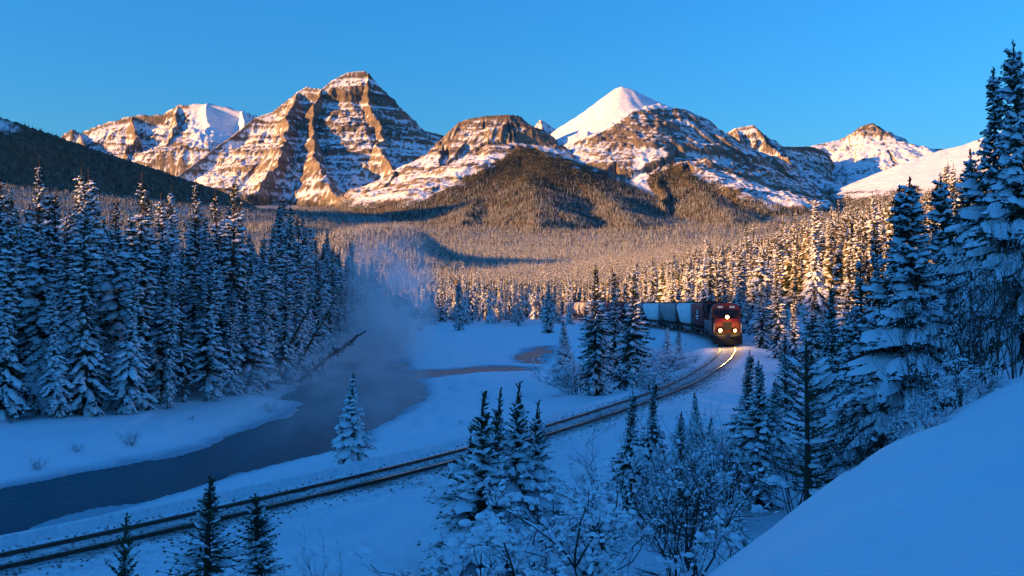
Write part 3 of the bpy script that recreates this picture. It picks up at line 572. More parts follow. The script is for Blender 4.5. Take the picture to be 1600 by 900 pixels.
FOREST = [conifer(100 + i, H=[13.5, 15.0, 14.0, 15.5, 13.0, 14.5][i], Rad=[1.45, 1.6, 1.35, 1.7, 1.9, 1.25][i], nb=230, snow=[0.95, 0.9, 0.97, 0.85, 0.93, 0.95][i], droop=[0.6, 0.55, 0.75, 0.6, 0.5, 0.7][i], gap=[0.15, 0.45, 0.1, 0.5, 0.3, 0.35][i], snow_w=[1.6, 1.45, 1.8, 1.4, 1.5, 1.7][i], prof=[0.6, 0.7, 0.55, 0.65, 0.8, 0.5][i], irregular=0.4, tw_w=0.085) for i in range(6)]
FOREST.append(conifer(110, H=15.5, Rad=1.1, nb=150, snow=0.8, droop=0.7, gap=0.5, snow_w=1.3, prof=0.45, irregular=0.55, bare=0.4, twig=0.34))
FOREST.append(conifer(111, H=12.0, Rad=2.2, nb=230, snow=0.95, droop=0.75, gap=0.35, snow_w=2.1, prof=0.75, irregular=0.5, tw_w=0.085))
def pick(): return int(g.choice(8, p=[0.15, 0.14, 0.15, 0.13, 0.13, 0.13, 0.08, 0.09]))
# low-detail prototypes for the woodland beyond counting
def far_tree(seed, n, H, Rad, snow, name):
    g = np.random.default_rng(seed); V = []; F = []; mi = []; k = 0
    for j in range(n):
        t = 0.04 + 0.94 * j / n; az = j * 2.4 + g.normal(0, .3); L_ = Rad * (1 - t) ** 0.8 * g.uniform(.7, 1.2) + 0.06; z = t * H; d = np.array([math.cos(az), math.sin(az), 0]); s_ = np.array([-d[1], d[0], 0]); w = L_ * g.uniform(0.34, 0.55)
        tip = d * L_ + [0, 0, z - 0.42 * L_]; 
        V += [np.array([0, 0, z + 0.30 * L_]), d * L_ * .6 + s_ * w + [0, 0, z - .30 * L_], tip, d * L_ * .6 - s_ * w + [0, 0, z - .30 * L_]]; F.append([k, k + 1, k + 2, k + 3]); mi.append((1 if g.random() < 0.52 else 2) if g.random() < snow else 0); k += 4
    V += [np.array([0.16, 0, -.3]), np.array([-.08, .14, -.3]), np.array([-.08, -.14, -.3]), np.array([0, 0, H])]; F2 = [[k, k + 1, k + 3], [k + 1, k + 2, k + 3], [k + 2, k, k + 3]]
    return mesh_np(name, np.array(V), [np.array(F), np.array(F2)], [M['needle'], M['snow'], M['frost']], False, mi + [0, 0, 0])
def instance_forest(name, label, pts, scl, idx, protos, seed=0):
    """one point mesh whose points carry trees (woodland nobody could count)"""
    me = bpy.data.meshes.new(name); me.vertices.add(len(pts)); me.vertices.foreach_set('co', np.asarray(pts, np.float32).ravel())
    attr(me, 'size', scl); attr(me, 'turn', np.random.default_rng(seed).uniform(0, 6.28, len(pts)))
    a = me.attributes.new('pick', 'INT', 'POINT'); a.data.foreach_set('value', np.asarray(idx, np.int32))
    c = bpy.data.collections.new(name + '_kinds')
    for i, pm in enumerate(protos): c.objects.link(bpy.data.objects.new('%s_kind_%02d' % (name, i), pm))
    o = link(name, me); ng = bpy.data.node_groups.new(name, 'GeometryNodeTree')
    ng.interface.new_socket('Geometry', in_out='INPUT', socket_type='NodeSocketGeometry'); ng.interface.new_socket('Geometry', in_out='OUTPUT', socket_type='NodeSocketGeometry')
    gi = ng.nodes.new('NodeGroupInput'); go = ng.nodes.new('NodeGroupOutput'); ip = ng.nodes.new('GeometryNodeInstanceOnPoints'); ci = ng.nodes.new('GeometryNodeCollectionInfo')
    ci.inputs['Collection'].default_value = c; ci.inputs['Separate Children'].default_value = True; ci.inputs['Reset Children'].default_value = True; ip.inputs['Pick Instance'].default_value = True
    def na(nm, ty):
        x = ng.nodes.new('GeometryNodeInputNamedAttribute'); x.data_type = ty; x.inputs[0].default_value = nm; return x.outputs[0]
    cx = ng.nodes.new('ShaderNodeCombineXYZ'); er = ng.nodes.new('FunctionNodeEulerToRotation'); ng.links.new(na('turn', 'FLOAT'), cx.inputs[2]); ng.links.new(cx.outputs[0], er.inputs[0])
    L = ng.links.new; L(gi.outputs[0], ip.inputs['Points']); L(ci.outputs[0], ip.inputs['Instance']); L(na('pick', 'INT'), ip.inputs['Instance Index']); L(er.outputs[0], ip.inputs['Rotation']); L(na('size', 'FLOAT'), ip.inputs['Scale']); L(ip.outputs[0], go.inputs[0])
    md = o.modifiers.new('trees', 'NODES'); md.node_group = ng
    return tag(o, label, 'forest', kind='stuff')
g = np.random.default_rng(77)
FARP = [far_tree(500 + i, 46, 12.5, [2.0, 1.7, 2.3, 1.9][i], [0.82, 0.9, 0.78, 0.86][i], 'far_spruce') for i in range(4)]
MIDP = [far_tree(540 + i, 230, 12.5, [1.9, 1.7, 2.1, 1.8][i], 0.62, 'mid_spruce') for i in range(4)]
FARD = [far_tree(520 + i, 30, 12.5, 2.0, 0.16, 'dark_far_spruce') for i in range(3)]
def scatter(n, ymin, ymax, umin, umax, pw=0.5):
    """positions with a density that thins out with distance"""
    y = (ymin ** pw + g.random(n) * (ymax ** pw - ymin ** pw)) ** (1 / pw); u_ = g.uniform(umin, umax, n); return u_ * y, y
def wood_points(n, y0, y1, pw, test, u0=-0.62, u1=0.62):
    x, y = scatter(n, y0, y1, u0, u1, pw); z = ground_fn(x, y); d, _ = track_dist(np.stack([x, y], 1)); k = test(x, y, d) & (z > 0.4)
    k &= g.random(len(x)) < np.clip(0.9 + 1.5 * fbm(x / 110, y / 110, 3, 200), 0.15, 1); return x[k], y[k], z[k]
EDGE = np.array([((x_ - CX) / FPX * D_, D_) for x_, D_ in [(-400, 50), (-150, 52), (0, 54), (60, 55), (150, 56.5), (240, 60), (330, 66.5), (400, 74), (440, 88), (480, 110), (520, 143), (560, 190), (600, 228), (650, 252)]])
def edge_x(y): return np.interp(y, EDGE[:, 1], EDGE[:, 0])
sets = [wood_points(200000, 420, 4400, 0.72, lambda x, y, d: np.abs(d) > 5) + (0,), wood_points(5200, 268, 440, 1.3, lambda x, y, d: (np.abs(d) > 6), -0.6, 0.62) + (4,),
        wood_points(6500, 56, 275, 1.5, lambda x, y, d: (x < edge_x(y) - 5.5 - 3.5 * (y < 105) - 2.5 * (y < 80)), -0.75, 0.1) + (4,), wood_points(7000, 90, 275, 1.5, lambda x, y, d: (d > 16) & (x > 34), 0.15, 0.72) + (4,)]
fp = []; fs = []; fi = []
for (x, y, z, off) in sets:
    fp.append(np.stack([x, y, z - 0.2], 1)); fs.append((g.uniform(0.55, 1.15, len(x)) + 0.5 * fbm(x / 60, y / 60, 2, 230)) * np.interp(y, [60, 235, 600, 1500, 4400], [0.95, 0.85, 0.95, 1.05, 1.2])); fi.append(np.where(g.random(len(x)) < 0.55 * sstep(1500, 3600, y), 8 + g.integers(0, 3, len(x)), off + g.integers(0, 4, len(x))))
instance_forest('forest', 'vast frosted spruce forest covering the sunlit valley floor', np.vstack(fp), np.concatenate(fs), np.concatenate(fi), FARP + MIDP + FARD, 5)
wp = []; ws = []; wi = []
for (X, Y, Z, wv, o) in WOODPTS:
    n_ = int(X.size * 0.5); ii = g.integers(0, X.shape[0] - 1, n_); jj = g.integers(0, X.shape[1] - 1, n_)
    fr = g.random((2, n_)); p = np.stack([K[ii, jj] * (1 - fr[0]) * (1 - fr[1]) + K[ii + 1, jj] * fr[0] * (1 - fr[1]) + K[ii, jj + 1] * (1 - fr[0]) * fr[1] + K[ii + 1, jj + 1] * fr[0] * fr[1] for K in (X, Y, Z)], 1)
    ok = (wv[ii, jj] + 0.4 * fbm(p[:, 0] / 90, p[:, 1] / 90, 3, 210) > 0.5 + 0.2 * g.random(n_)) & (p[:, 2] > ground_fn(p[:, 0], p[:, 1]) - 3)
    hg = p[ok, 2] - ground_fn(p[ok, 0], p[ok, 1]); wi.append(np.where(g.random(ok.sum()) < 0.6 * sstep(170, 10, hg), 3 + g.integers(0, 4, ok.sum()), g.integers(0, 3, ok.sum())))
    wp.append(p[ok]); ws.append(g.uniform(0.7, 1.25, ok.sum()) * np.clip(p[ok, 1] / 3000, 1, 1.5))
wp = np.vstack(wp); ws = np.concatenate(ws); print('FOREST', sum(map(len, fp)), len(wp))
instance_forest('mountain_forest', 'dark spruce woods climbing the lower mountain flanks', wp, ws, np.concatenate(wi), FARD + FARP, 6)

# ---------------------------------------------------------------- countable trees
def gz(x, y): return float(ground_fn(np.array([float(x)]), np.array([float(y)]))[0])
ONES = 'zeroth first second third fourth fifth sixth seventh eighth ninth tenth eleventh twelfth thirteenth fourteenth fifteenth sixteenth seventeenth eighteenth nineteenth'.split()
TENS = {2: ('twentieth', 'twenty'), 3: ('thirtieth', 'thirty'), 4: ('fortieth', 'forty'), 5: ('fiftieth', 'fifty'), 6: ('sixtieth', 'sixty')}
def nth(k): return ONES[k] if k < 20 else (TENS[k // 10][0] if k % 10 == 0 else TENS[k // 10][1] + '-' + ONES[k % 10])
ROWS = {}
def in_row(key, o): ROWS.setdefault(key, []).append(o); return o
g = np.random.default_rng(5)
# --- forest edge on the far (left) bank
sd_ = np.concatenate([[0], np.cumsum(np.hypot(*np.diff(EDGE, axis=0).T))]); n_left = 0
for row in range(4):
    sp = 2.15 + 0.25 * row; s_ = 6.0 + g.uniform(0, sp)
    while s_ < sd_[-1] - 3:
        ex, ey = np.interp(s_, sd_, EDGE[:, 0]), np.interp(s_, sd_, EDGE[:, 1]); stepf = 1.0 if ey < 95 else 1.35
        if (row < 3 or ey < 80) and (row < 2 or ey < 105) and (row < 1 or ey < 180):
            off = row * 2.4 + g.uniform(-0.9, 0.9) + 0.4; t2 = np.array([np.interp(s_ + 1, sd_, EDGE[:, 0]) - ex, np.interp(s_ + 1, sd_, EDGE[:, 1]) - ey]); t2 /= np.linalg.norm(t2) + 1e-9
            x, y = ex - t2[1] * off, ey + t2[0] * off; sc = (g.uniform(0.86, 1.12) + 0.03 * row) * (0.86 if ey < 100 else 1.0)
            if row == 0 and g.random() < 0.3: sc *= g.uniform(0.5, 0.75)
            lab = ('snow laden spruce in the front row of the forest along the far river bank' if row == 0 else 'tall spruce inside the dense forest behind the far river bank') if ey < 140 else 'distant snowy spruce where the far river bank curves round'
            in_row(('far', row, ey < 140), put_tree('spruce_tree', FOREST, pick(), (x, y, gz(x, y) - 0.1), sc, g.uniform(0, 6.28), lab, 'front row spruces on the far bank' if row == 0 and ey < 140 else ('spruces in the far bank forest' if ey < 140 else 'spruces round the river curve'))); n_left += 1
        s_ += sp * stepf * g.uniform(0.75, 1.3)
# --- trees across the end of the river bend
for k in range(44):
    px_ = 650 + 250 * (k + g.random()) / 44; D = g.uniform(238, 285) - 34 * math.exp(-((px_ - 722) / 16) ** 2)
    if 820 < px_ < 850: D = g.uniform(262, 290)
    x = (px_ - CX) / FPX * D
    if abs(track_dist(np.array([[x, D]]))[0][0]) < 5: continue
    in_row(('bend',), put_tree('spruce_tree', FOREST, pick(), (x, D, max(0.6, gz(x, D)) - 0.1), g.uniform(0.66, 0.92), g.uniform(0, 6.28), 'snowy spruce in the row closing off the end of the river', 'spruces at the end of the river'))
# --- sunlit wood behind and right of the train
for k in range(84):
    D = g.uniform(105, 250); p_, _t = track_at(np.interp(D, TR[:, 1], TS)); x = p_[0] + 6 + 46 * g.random() ** 1.15
    x = max(x, p_[0] + 6.0)
    in_row(('train', int((D - 105) // 55)), put_tree('spruce_tree', FOREST, pick(), (x, D, gz(x, D) - 0.1), g.uniform(0.72, 1.12), g.uniform(0, 6.28), 'frosted spruce with golden lit top in the wood behind the train', 'spruces behind the train'))
for key, L_ in ROWS.items():
    L_.sort(key=lambda o: o.location[0] / o.location[1])
    out_ = [o for o in L_ if o.location[0] / o.location[1] < -0.53]; L_ = [o for o in L_ if o not in out_]      # past the left edge of the view
    for k, o in enumerate(reversed(out_), 1): o['label'] = 'far bank spruce past the left edge, %s row, %s outward' % ('front' if key[1] == 0 else nth(key[1] + 1), nth(k))
    for k, o in enumerate(L_, 1):
        if key[0] == 'far': o['label'] = ('far bank spruce, %s row of the left forest, %s from the left' if key[2] else 'distant far bank spruce round the curve, %s row, %s from left') % ('front' if key[1] == 0 else nth(key[1] + 1), nth(k))
        elif key[0] == 'bend': o['label'] = 'spruce closing off the end of the river, %s from the left' % nth(k)
        else: o['label'] = 'sunlit spruce behind the train, %s belt, %s from the left' % (('nearest', 'middle', 'farthest')[min(2, key[1])], nth(k))
# --- nearer trees, one by one: x column, distance, row of its top, kind, girth, label
OPEN = [conifer(300 + i, H=8.0, Rad=[1.5, 1.75, 1.35][i], nb=260, snow=0.75, droop=0.5, ntw=7, twig=0.36, tw_w=0.055, snow_w=1.05, gap=0.12, seg=7) for i in range(3)]
DARK = [conifer(330 + i, H=8.0, Rad=[1.7, 1.9, 2.1][i], nb=300, snow=[0.5, 0.75, 0.88][i], droop=0.55, ntw=8, twig=0.34, tw_w=0.045, snow_w=[1.2, 1.5, 1.7][i], gap=0.1, seg=7, irregular=0.35) for i in range(3)]
YOUNG = [conifer(350 + i, H=3.2, Rad=0.78, nb=150, snow=[0.5, 0.7, 0.9][i], droop=[0.25, 0.35, 0.7][i], ntw=9, twig=0.20, tw_w=0.020, snow_w=[0.7, 0.9, 1.5][i], seg=6, up=0.5, lead=0.10, prof=0.9) for i in range(3)]
PINE = [conifer(370 + i, H=3.4, Rad=[1.0, 1.1, 0.9][i], nb=[115, 135, 100][i], snow=[0.7, 0.95, 0.5][i], droop=[0.45, 0.7, 0.3][i], ntw=11, twig=0.19, tw_w=0.024, snow_w=[1.0, 1.25, 0.9][i], seg=7, up=0.75, lead=0.16, pine=True, prof=[1.0, 1.05, 0.95][i], needle='pine', gap=0.15, snow_top=1.0) for i in range(3)]
BIGP = conifer(390, H=3.4, Rad=1.15, nb=70, snow=0.45, droop=0.12, ntw=15, twig=0.22, tw_w=0.024, snow_w=1.0, seg=8, up=0.25, lead=0.14, pine=True, prof=0.62, needle='pine', base=0.08, gap=0.1)
def near_tree(px_, D, ytop, protos, i, H0, label, girth=1.0, kind='spruce_tree', group=None, rz=None):
    x = (px_ - CX) / FPX * D; zb = gz(x, D); zt_ = CZ - (ytop - HY) / FPX * D; sc = (zt_ - zb) / H0
    return put_tree(kind, protos, i, (x, D, zb - 0.03), sc * girth, g.uniform(0, 6.28) if rz is None else rz, label, group, h=1.0 / girth)
NEAR = [
 (551, 37, 581, YOUNG, 2, 3.2, 'lone snow clad spruce between the rail line and the open river', 1.15),
 (930, 71, 412, OPEN, 0, 8.0, 'big snowy spruce by the frozen river, left one of the pair before the train', 0.95),
 (986, 68, 418, OPEN, 1, 8.0, 'big snowy spruce by the frozen river, right one of the pair before the train', 0.9),
 (962, 84, 418, OPEN, 2, 8.0, 'dark spruce half hidden between the big pair before the train', 0.9),
 (857, 200, 440, DARK, 1, 8.0, 'single dark spruce at the far end of the frozen river', 0.9),
 (985, 27, 607, DARK, 0, 8.0, 'dark slim spruce beside the rail line, in front of the curve', 0.85),
 (1017, 31.5, 590, DARK, 0, 8.0, 'smaller dark spruce just behind the slim one beside the rail line', 0.8),
 (1186, 26, 560, DARK, 1, 8.0, 'dense dark spruce right of the curve with powdered branches', 1.0),
 (1164, 31, 545, DARK, 0, 8.0, 'dark spruce at the outside of the curve below the locomotive', 0.9),
 (1208, 33, 590, DARK, 2, 8.0, 'short spruce behind the dense dark one right of the curve', 1.0),
 (1432, 27, 272, DARK, 2, 8.0, 'broad dark spruce with heavy snow pads at the foot of the knoll', 1.1),
 (1406, 33, 287, DARK, 1, 8.0, 'dark spruce close behind the broad one at the knoll', 0.95),
 (1478, 31, 268, DARK, 2, 8.0, 'spruce filling the gap right of the broad one at the knoll', 1.0),
 (1554, 22, 100, DARK, 1, 8.0, 'very tall spruce near the right edge, second tallest', 0.82),
 (1594, 19, 58, DARK, 2, 8.0, 'tallest spruce, cut off by the right edge', 0.82),
 (1512, 27, 228, DARK, 0, 8.0, 'spruce left of the two tall ones near the right edge', 0.9),
 (1650, 21, 120, DARK, 1, 8.0, 'spruce standing past the right edge beside the tallest', 0.8),
 (1340, 41, 395, OPEN, 1, 8.0, 'frosted spruce left of the broad dark one', 0.9),
 (1300, 46, 440, OPEN, 0, 8.0, 'frosted spruce above the open pine', 0.85),
 (1375, 47, 345, OPEN, 2, 8.0, 'slender spruce rising behind the broad dark one', 0.85),
 (1268, 60, 440, OPEN, 1, 8.0, 'snowy spruce two along from the locomotive', 0.9),
 (1240, 72, 452, OPEN, 2, 8.0, 'snowy spruce nearest the track right of the locomotive', 0.9),
 (1215, 88, 425, OPEN, 0, 8.0, 'shaded snowy spruce directly right of the locomotive', 0.9),
 (1190, 102, 436, OPEN, 1, 8.0, 'shaded snowy spruce rising just behind the locomotive cab', 0.85),
 (1325, 62, 385, OPEN, 0, 8.0, 'spruce deep in the wood above the pine', 0.9),
 (1290, 36, 505, DARK, 1, 8.0, 'shaded spruce in the thicket left of the knoll', 0.9),
 (1330, 33, 480, DARK, 2, 8.0, 'shaded snowy spruce in the thicket under the broad dark one', 0.9),
 (1370, 28, 470, DARK, 0, 8.0, 'small dark spruce at the foot of the broad one', 1.0),
 (1228, 48, 520, YOUNG, 1, 3.2, 'young spruce on the snow right of the curve', 1.0),
 (728, 21.6, 668, PINE, 0, 3.4, 'lowest young pine of the snowy clump, at its left side', 1.6),
 (752, 21.0, 612, PINE, 1, 3.4, 'snow loaded young pine at the front of the clump by the line', 1.25),
 (774, 23.0, 608, PINE, 2, 3.4, 'slim young pine in the middle of the snowy clump', 0.9),
 (808, 23.4, 597, PINE, 1, 3.4, 'tallest young pine of the snowy clump by the line', 1.15),
 (838, 24.2, 626, PINE, 1, 3.4, 'young pine at the right side of the snowy clump', 1.15),
 (1262, 17, 534, [BIGP], 0, 3.4, 'open branched young pine with one big snow lump on the slope', 1.0),
 (325, 17.2, 738, YOUNG, 0, 3.2, 'dark young spruce at the bottom, larger of two before the rails', 1.35),
 (407, 16.6, 768, YOUNG, 1, 3.2, 'dark young spruce at the bottom, right one of two before the rails', 1.6),
 (195, 15.0, 800, PINE, 2, 3.4, 'spindly pine sapling with bare leader at the bottom left', 1.1),
 (1153, 16.5, 757, YOUNG, 2, 3.2, 'tiny snow covered sapling left of the open pine', 1.0),
 (1108, 25, 650, YOUNG, 2, 3.2, 'snowy sapling in the hollow right of the bare bush', 0.9),
 (1062, 27, 640, YOUNG, 1, 3.2, 'slim sapling in the hollow behind the bare bush', 0.8),
 (1085, 33, 610, YOUNG, 2, 3.2, 'frosted sapling in the hollow close to the rails', 0.9),
 (880, 84, 500, YOUNG, 2, 3.2, 'little snowy spruce at the ice edge left of the big pair', 1.2),
 (1060, 88, 512, YOUNG, 1, 3.2, 'little spruce inside the curve below the hopper cars', 1.0),
 (1042, 95, 506, YOUNG, 2, 3.2, 'little snowy spruce inside the curve by the pale hopper car', 1.0),
]
for (px_, D, yt, pr, i, H0, lab, gi_) in NEAR:
    near_tree(px_, D, yt, pr, i, H0, lab, gi_, 'pine_tree' if (pr is PINE or pr == [BIGP]) else 'spruce_tree')
# --- leaning and fallen trees on the far bank
DEAD = conifer(410, H=13.0, Rad=1.1, nb=130, snow=0.9, droop=0.5, gap=0.3, bare=0.45, snow_w=1.4, twig=0.3)
def leaning(b, t, D0, D1, label):
    p = at(b[0], b[1], D0); q = at(t[0], t[1], D1); v = Vector(q - p); e = empty('leaning_tree', p); e.rotation_mode = 'QUATERNION'; e.rotation_quaternion = v.to_track_quat('Z', 'Y'); e.scale = (0.8, 0.8, v.length / 13.0)
    for nm, me in zip(('trunk', 'crown', 'snow'), DEAD):
        o = link(nm, me, e)
        if nm == 'snow': o['kind'] = 'stuff'
    a = v.normalized(); ns = 26; tt = np.linspace(0.02, 0.92, ns); r_ = 0.10 * (1 - 0.6 * tt) * (1 + 0.35 * g.normal(size=ns)); C = p[None] + tt[:, None] * np.array(v)[None]; s_ = np.cross(np.array(a), [0, 0, 1.0]); s_ /= np.linalg.norm(s_); upv = np.cross(s_, np.array(a))
    return tag(e, label, 'tree', 'trees leaning over the far bank')
leaning((418, 607), (533, 380), 84, 92, 'steeply leaning dead spruce over the far river bank, tallest of the leaning ones')
leaning((455, 590), (531, 448), 92, 96, 'leaning snow coated trunk over the far river bank, below the tallest one')
leaning((470, 592), (572, 512), 88, 112, 'low fallen tree reaching out over the river with hanging branches')

# ---------------------------------------------------------------- bushes
def bush(seed, H, spread, stems=9, depth=3, snow=0.4, arch=0.3, blob=0.05, thick=0.012, kids=4, tufts=20, tuft=0.06):
    g = np.random.default_rng(seed); wd, sn = Geo(), Geo(); blobs = []
    def grow(p, d, L, r, lev):
        n = 5; P = [p]; dd = d.copy()
        for i in range(n - 1):
            dd = dd + np.array([g.normal(0, .13), g.normal(0, .13), (0.04 if lev else 0) - arch * (i / n) * (1.0 if lev < 2 else .5)]); dd /= np.linalg.norm(dd); P.append(P[-1] + dd * L / (n - 1))
        P = np.array(P); wd.add(*tube_np(P, np.linspace(r, r * 0.45, n), 4 if lev == 0 else 3))
        if lev >= 1 and g.random() < snow: blobs.append((P, r, lev))
        if lev < depth:
            for k in range(kids + (1 if lev == 0 else 0)):
                i = g.integers(1, n); a = d * 0.6 + g.normal(0, .55, 3) + np.array([0, 0, .18]); a /= np.linalg.norm(a); grow(P[i], a, L * g.uniform(.38, .66), r * .55, lev + 1)
    for s_ in range(stems):
        az = g.uniform(0, 6.28); tl = g.uniform(0.1, spread); d = np.array([math.cos(az) * tl, math.sin(az) * tl, 1.0]); d /= np.linalg.norm(d); o = np.array([math.cos(az), math.sin(az), 0]) * g.uniform(0, .12) * H; o[2] = -0.1
        grow(o, d, H * g.uniform(.6, 1.0) * 0.75, thick * g.uniform(.7, 1.2), 0)
    zc = np.array([0, 0, 1.0])
    for P, r, lev in blobs:                                       # snow caught along twigs: short lumpy lines
        a0 = g.uniform(0.1, 0.6); q = np.linspace(a0, a0 + g.uniform(0.2, 0.4), 4); C = np.stack([np.interp(q, np.linspace(0, 1, len(P)), P[:, k]) for k in range(3)], 1); T = P[-1] - P[0]; s_ = np.cross(T, zc); s_ /= np.linalg.norm(s_) + 1e-9
        w = blob * g.uniform(.5, 1.0, 4) * np.sin(np.linspace(.5, 2.7, 4)); V = np.stack([C + s_ * (w * a)[:, None] + zc * (w * b + r)[:, None] for a, b in [(-1, -.3), (-.65, .6), (0, .95), (.65, .6), (1, -.3)]], 1).reshape(-1, 3); sn.add(V, grid_faces(4, 5))
    th = np.linspace(0, 2 * np.pi, 8, endpoint=False)
    for k in range(min(tufts, len(blobs))):                       # rounded tufts where snow has piled up
        P = blobs[g.integers(0, len(blobs))][0]; c = P[g.integers(1, len(P))]; rr = tuft * g.uniform(0.4, 0.8)
        for q_ in range(g.integers(2, 6)):
            cc = c + g.normal(0, rr * 0.95, 3) * [1, 1, .6]; r_ = rr * g.uniform(.45, 1)
            V = np.vstack([[cc + [0, 0, r_ * .85]]] + [np.stack([cc[0] + r_ * a_ * np.cos(th) * g.uniform(.85, 1.15, 8), cc[1] + r_ * a_ * np.sin(th) * g.uniform(.85, 1.15, 8), np.full(8, cc[2] + r_ * b_)], 1) for a_, b_ in ((.6, .65), (1.0, .12), (.75, -.3))] + [[cc + [0, 0, -r_ * .4]]])
            F = [[0, 1 + i, 1 + (i + 1) % 8] for i in range(8)] + [[25, 17 + (i + 1) % 8, 17 + i] for i in range(8)]; Q = [[1 + l * 8 + i, 9 + l * 8 + i, 9 + l * 8 + (i + 1) % 8, 1 + l * 8 + (i + 1) % 8] for l in (0, 1) for i in range(8)]
            n0 = sn.n; sn.V.append(V); sn.F.append(np.array(F) + n0); sn.F.append(np.array(Q) + n0); sn.n += len(V)
    if not sn.V: sn.add(np.zeros((3, 3)), np.array([[0, 1, 2]]))
    return wd.mesh('branches', [M['twig']]), sn.mesh('snow', [M['snow']])
BH = [2.2, 1.6, 3.0, 1.6, 1.0]
BUSH = [bush(600, 2.2, 0.55, 8, 4, 0.32, 0.06, 0.018, 0.020, 3, 50, 0.06), bush(601, 1.6, 1.7, 11, 4, 0.62, 0.42, 0.024, 0.015, 3, 130, 0.07), bush(602, 3.0, 0.65, 10, 4, 0.16, 0.08, 0.014, 0.018, 3, 10, 0.06), bush(603, 1.6, 1.0, 16, 3, 0.7, 0.25, 0.028, 0.012, 4, 60, 0.08), bush(604, 1.0, 0.5, 8, 3, 0.05, 0.05, 0.008, 0.007, 3, 3, 0.03)]
def put_bush(px_, D, ytop, i, label, wide=1.0, group=None, yb=None):
    x = (px_ - CX) / FPX * D; zb = gz(x, D); h_ = max(0.3, CZ - (ytop - HY) / FPX * D - zb)
    e = empty('bush', (x, D, zb), g.uniform(0, 6.28)); h_ /= BH[i]; e.scale = (h_ * wide, h_ * wide, h_)
    for nm, me in zip(('branches', 'snow'), BUSH[i]): link(nm, me, e)['kind'] = 'stuff'
    return tag(e, label, 'bush', group)
BL = [(1072, 13.5, 672, 0, 'tall leafless bush with white snow tufts at the bottom centre', 0.9),
 (885, 12.2, 762, 1, 'wide arching bush bowed down by snow at the bottom', 1.35), (960, 12.8, 775, 1, 'snow bowed bush against the tall leafless one', 1.2), (800, 13.4, 815, 1, 'low snow bowed bush at the edge of the arching ones', 1.4),
 (1490, 15.5, 330, 2, 'tall bare thicket bush on the crest of the knoll, left part', 0.55), (1545, 15.0, 300, 2, 'tall bare thicket bush on the crest beneath the tall spruces', 0.55), (1590, 14.0, 320, 2, 'tall bare thicket bush on the crest at the right edge', 0.55), (1440, 17.5, 430, 2, 'bare thicket bush at the left end of the crest', 0.6), (1640, 15, 330, 2, 'bare bush on the crest past the right edge', 0.5), (1520, 18.0, 380, 0, 'bare bush behind the crest thicket', 0.6),
 (1500, 13.6, 560, 1, 'low drooping bush hanging over the knoll edge', 1.3), (1450, 13.2, 620, 1, 'low twiggy bush at the knoll edge under the thicket', 1.3), (1390, 14.5, 600, 2, 'bare bush below the knoll edge', 0.8),
 (505, 15.8, 850, 4, 'small leafless bush at the bottom, left of three', 1.2), (590, 15.6, 850, 4, 'small leafless bush at the bottom, middle of three', 1.2), (650, 15.5, 862, 4, 'small leafless bush at the bottom, right of three', 1.1), (455, 15.2, 840, 2, 'fine twiggy bush beside the young spruce at the bottom', 0.9),
 (905, 20.5, 700, 4, 'thin bare twigs right of the snowy pine clump', 1.3), (1045, 24, 640, 3, 'frosted bush in the hollow by the slim spruce', 0.9), (1100, 29, 615, 3, 'frosted bush in the hollow near the saplings', 0.9), (1130, 26, 640, 0, 'bare frosted bush left of the dense spruce', 0.8), (1075, 20, 640, 2, 'fine frosted bush behind the tall leafless one', 0.7),
 (1000, 78, 520, 3, 'snow packed bush at the foot of the big spruce pair', 1.4), (1030, 80, 530, 3, 'snow packed bush inside the curve', 1.4), (1015, 62, 555, 3, 'snow packed bush between big spruce and rails', 1.3), (905, 74, 545, 3, 'snowy bush at the ice edge', 1.3), (1085, 84, 540, 4, 'small tuft of twigs on the snow inside the curve', 1.3),
 (1330, 11.6, 700, 4, 'low twigs poking over the knoll edge, lowest of the row', 1.5), (1415, 12.6, 650, 1, 'snowy low bush lying over the knoll edge below the thicket', 1.2), (1475, 13.3, 612, 4, 'low twigs poking over the knoll edge in mid slope', 1.6), (1535, 14.1, 570, 1, 'snowy low bush lying over the upper knoll edge', 1.2), (1588, 14.8, 535, 2, 'bare bush over the top of the knoll edge', 0.8),
 (1290, 22, 640, 2, 'bare bush among the thicket spruces', 0.7), (1340, 21, 560, 2, 'tall bare bush among the thicket spruces', 0.6), (1245, 24, 640, 0, 'bare bush behind the open pine', 0.8)]
for a in BL: put_bush(*a)
for k, (px_, D, yt) in enumerate([(18, 53, 657), (205, 50, 660), (120, 47, 686), (300, 58, 645), (60, 44, 706), (420, 66, 622), (760, 72, 612), (720, 56, 662)], 1):
    put_bush(px_, D, yt, 4, 'small tuft of dead stems poking through %s' % ['the snow below the left forest edge', 'the snow under the gap in the left forest', 'the open snow of the far bank', 'the bank near the forest corner', 'the far bank ice edge', 'the bank below the leaning trees', 'the snowed ice in mid river', 'the snowed ice near the lone spruce'][k - 1], 1.4)

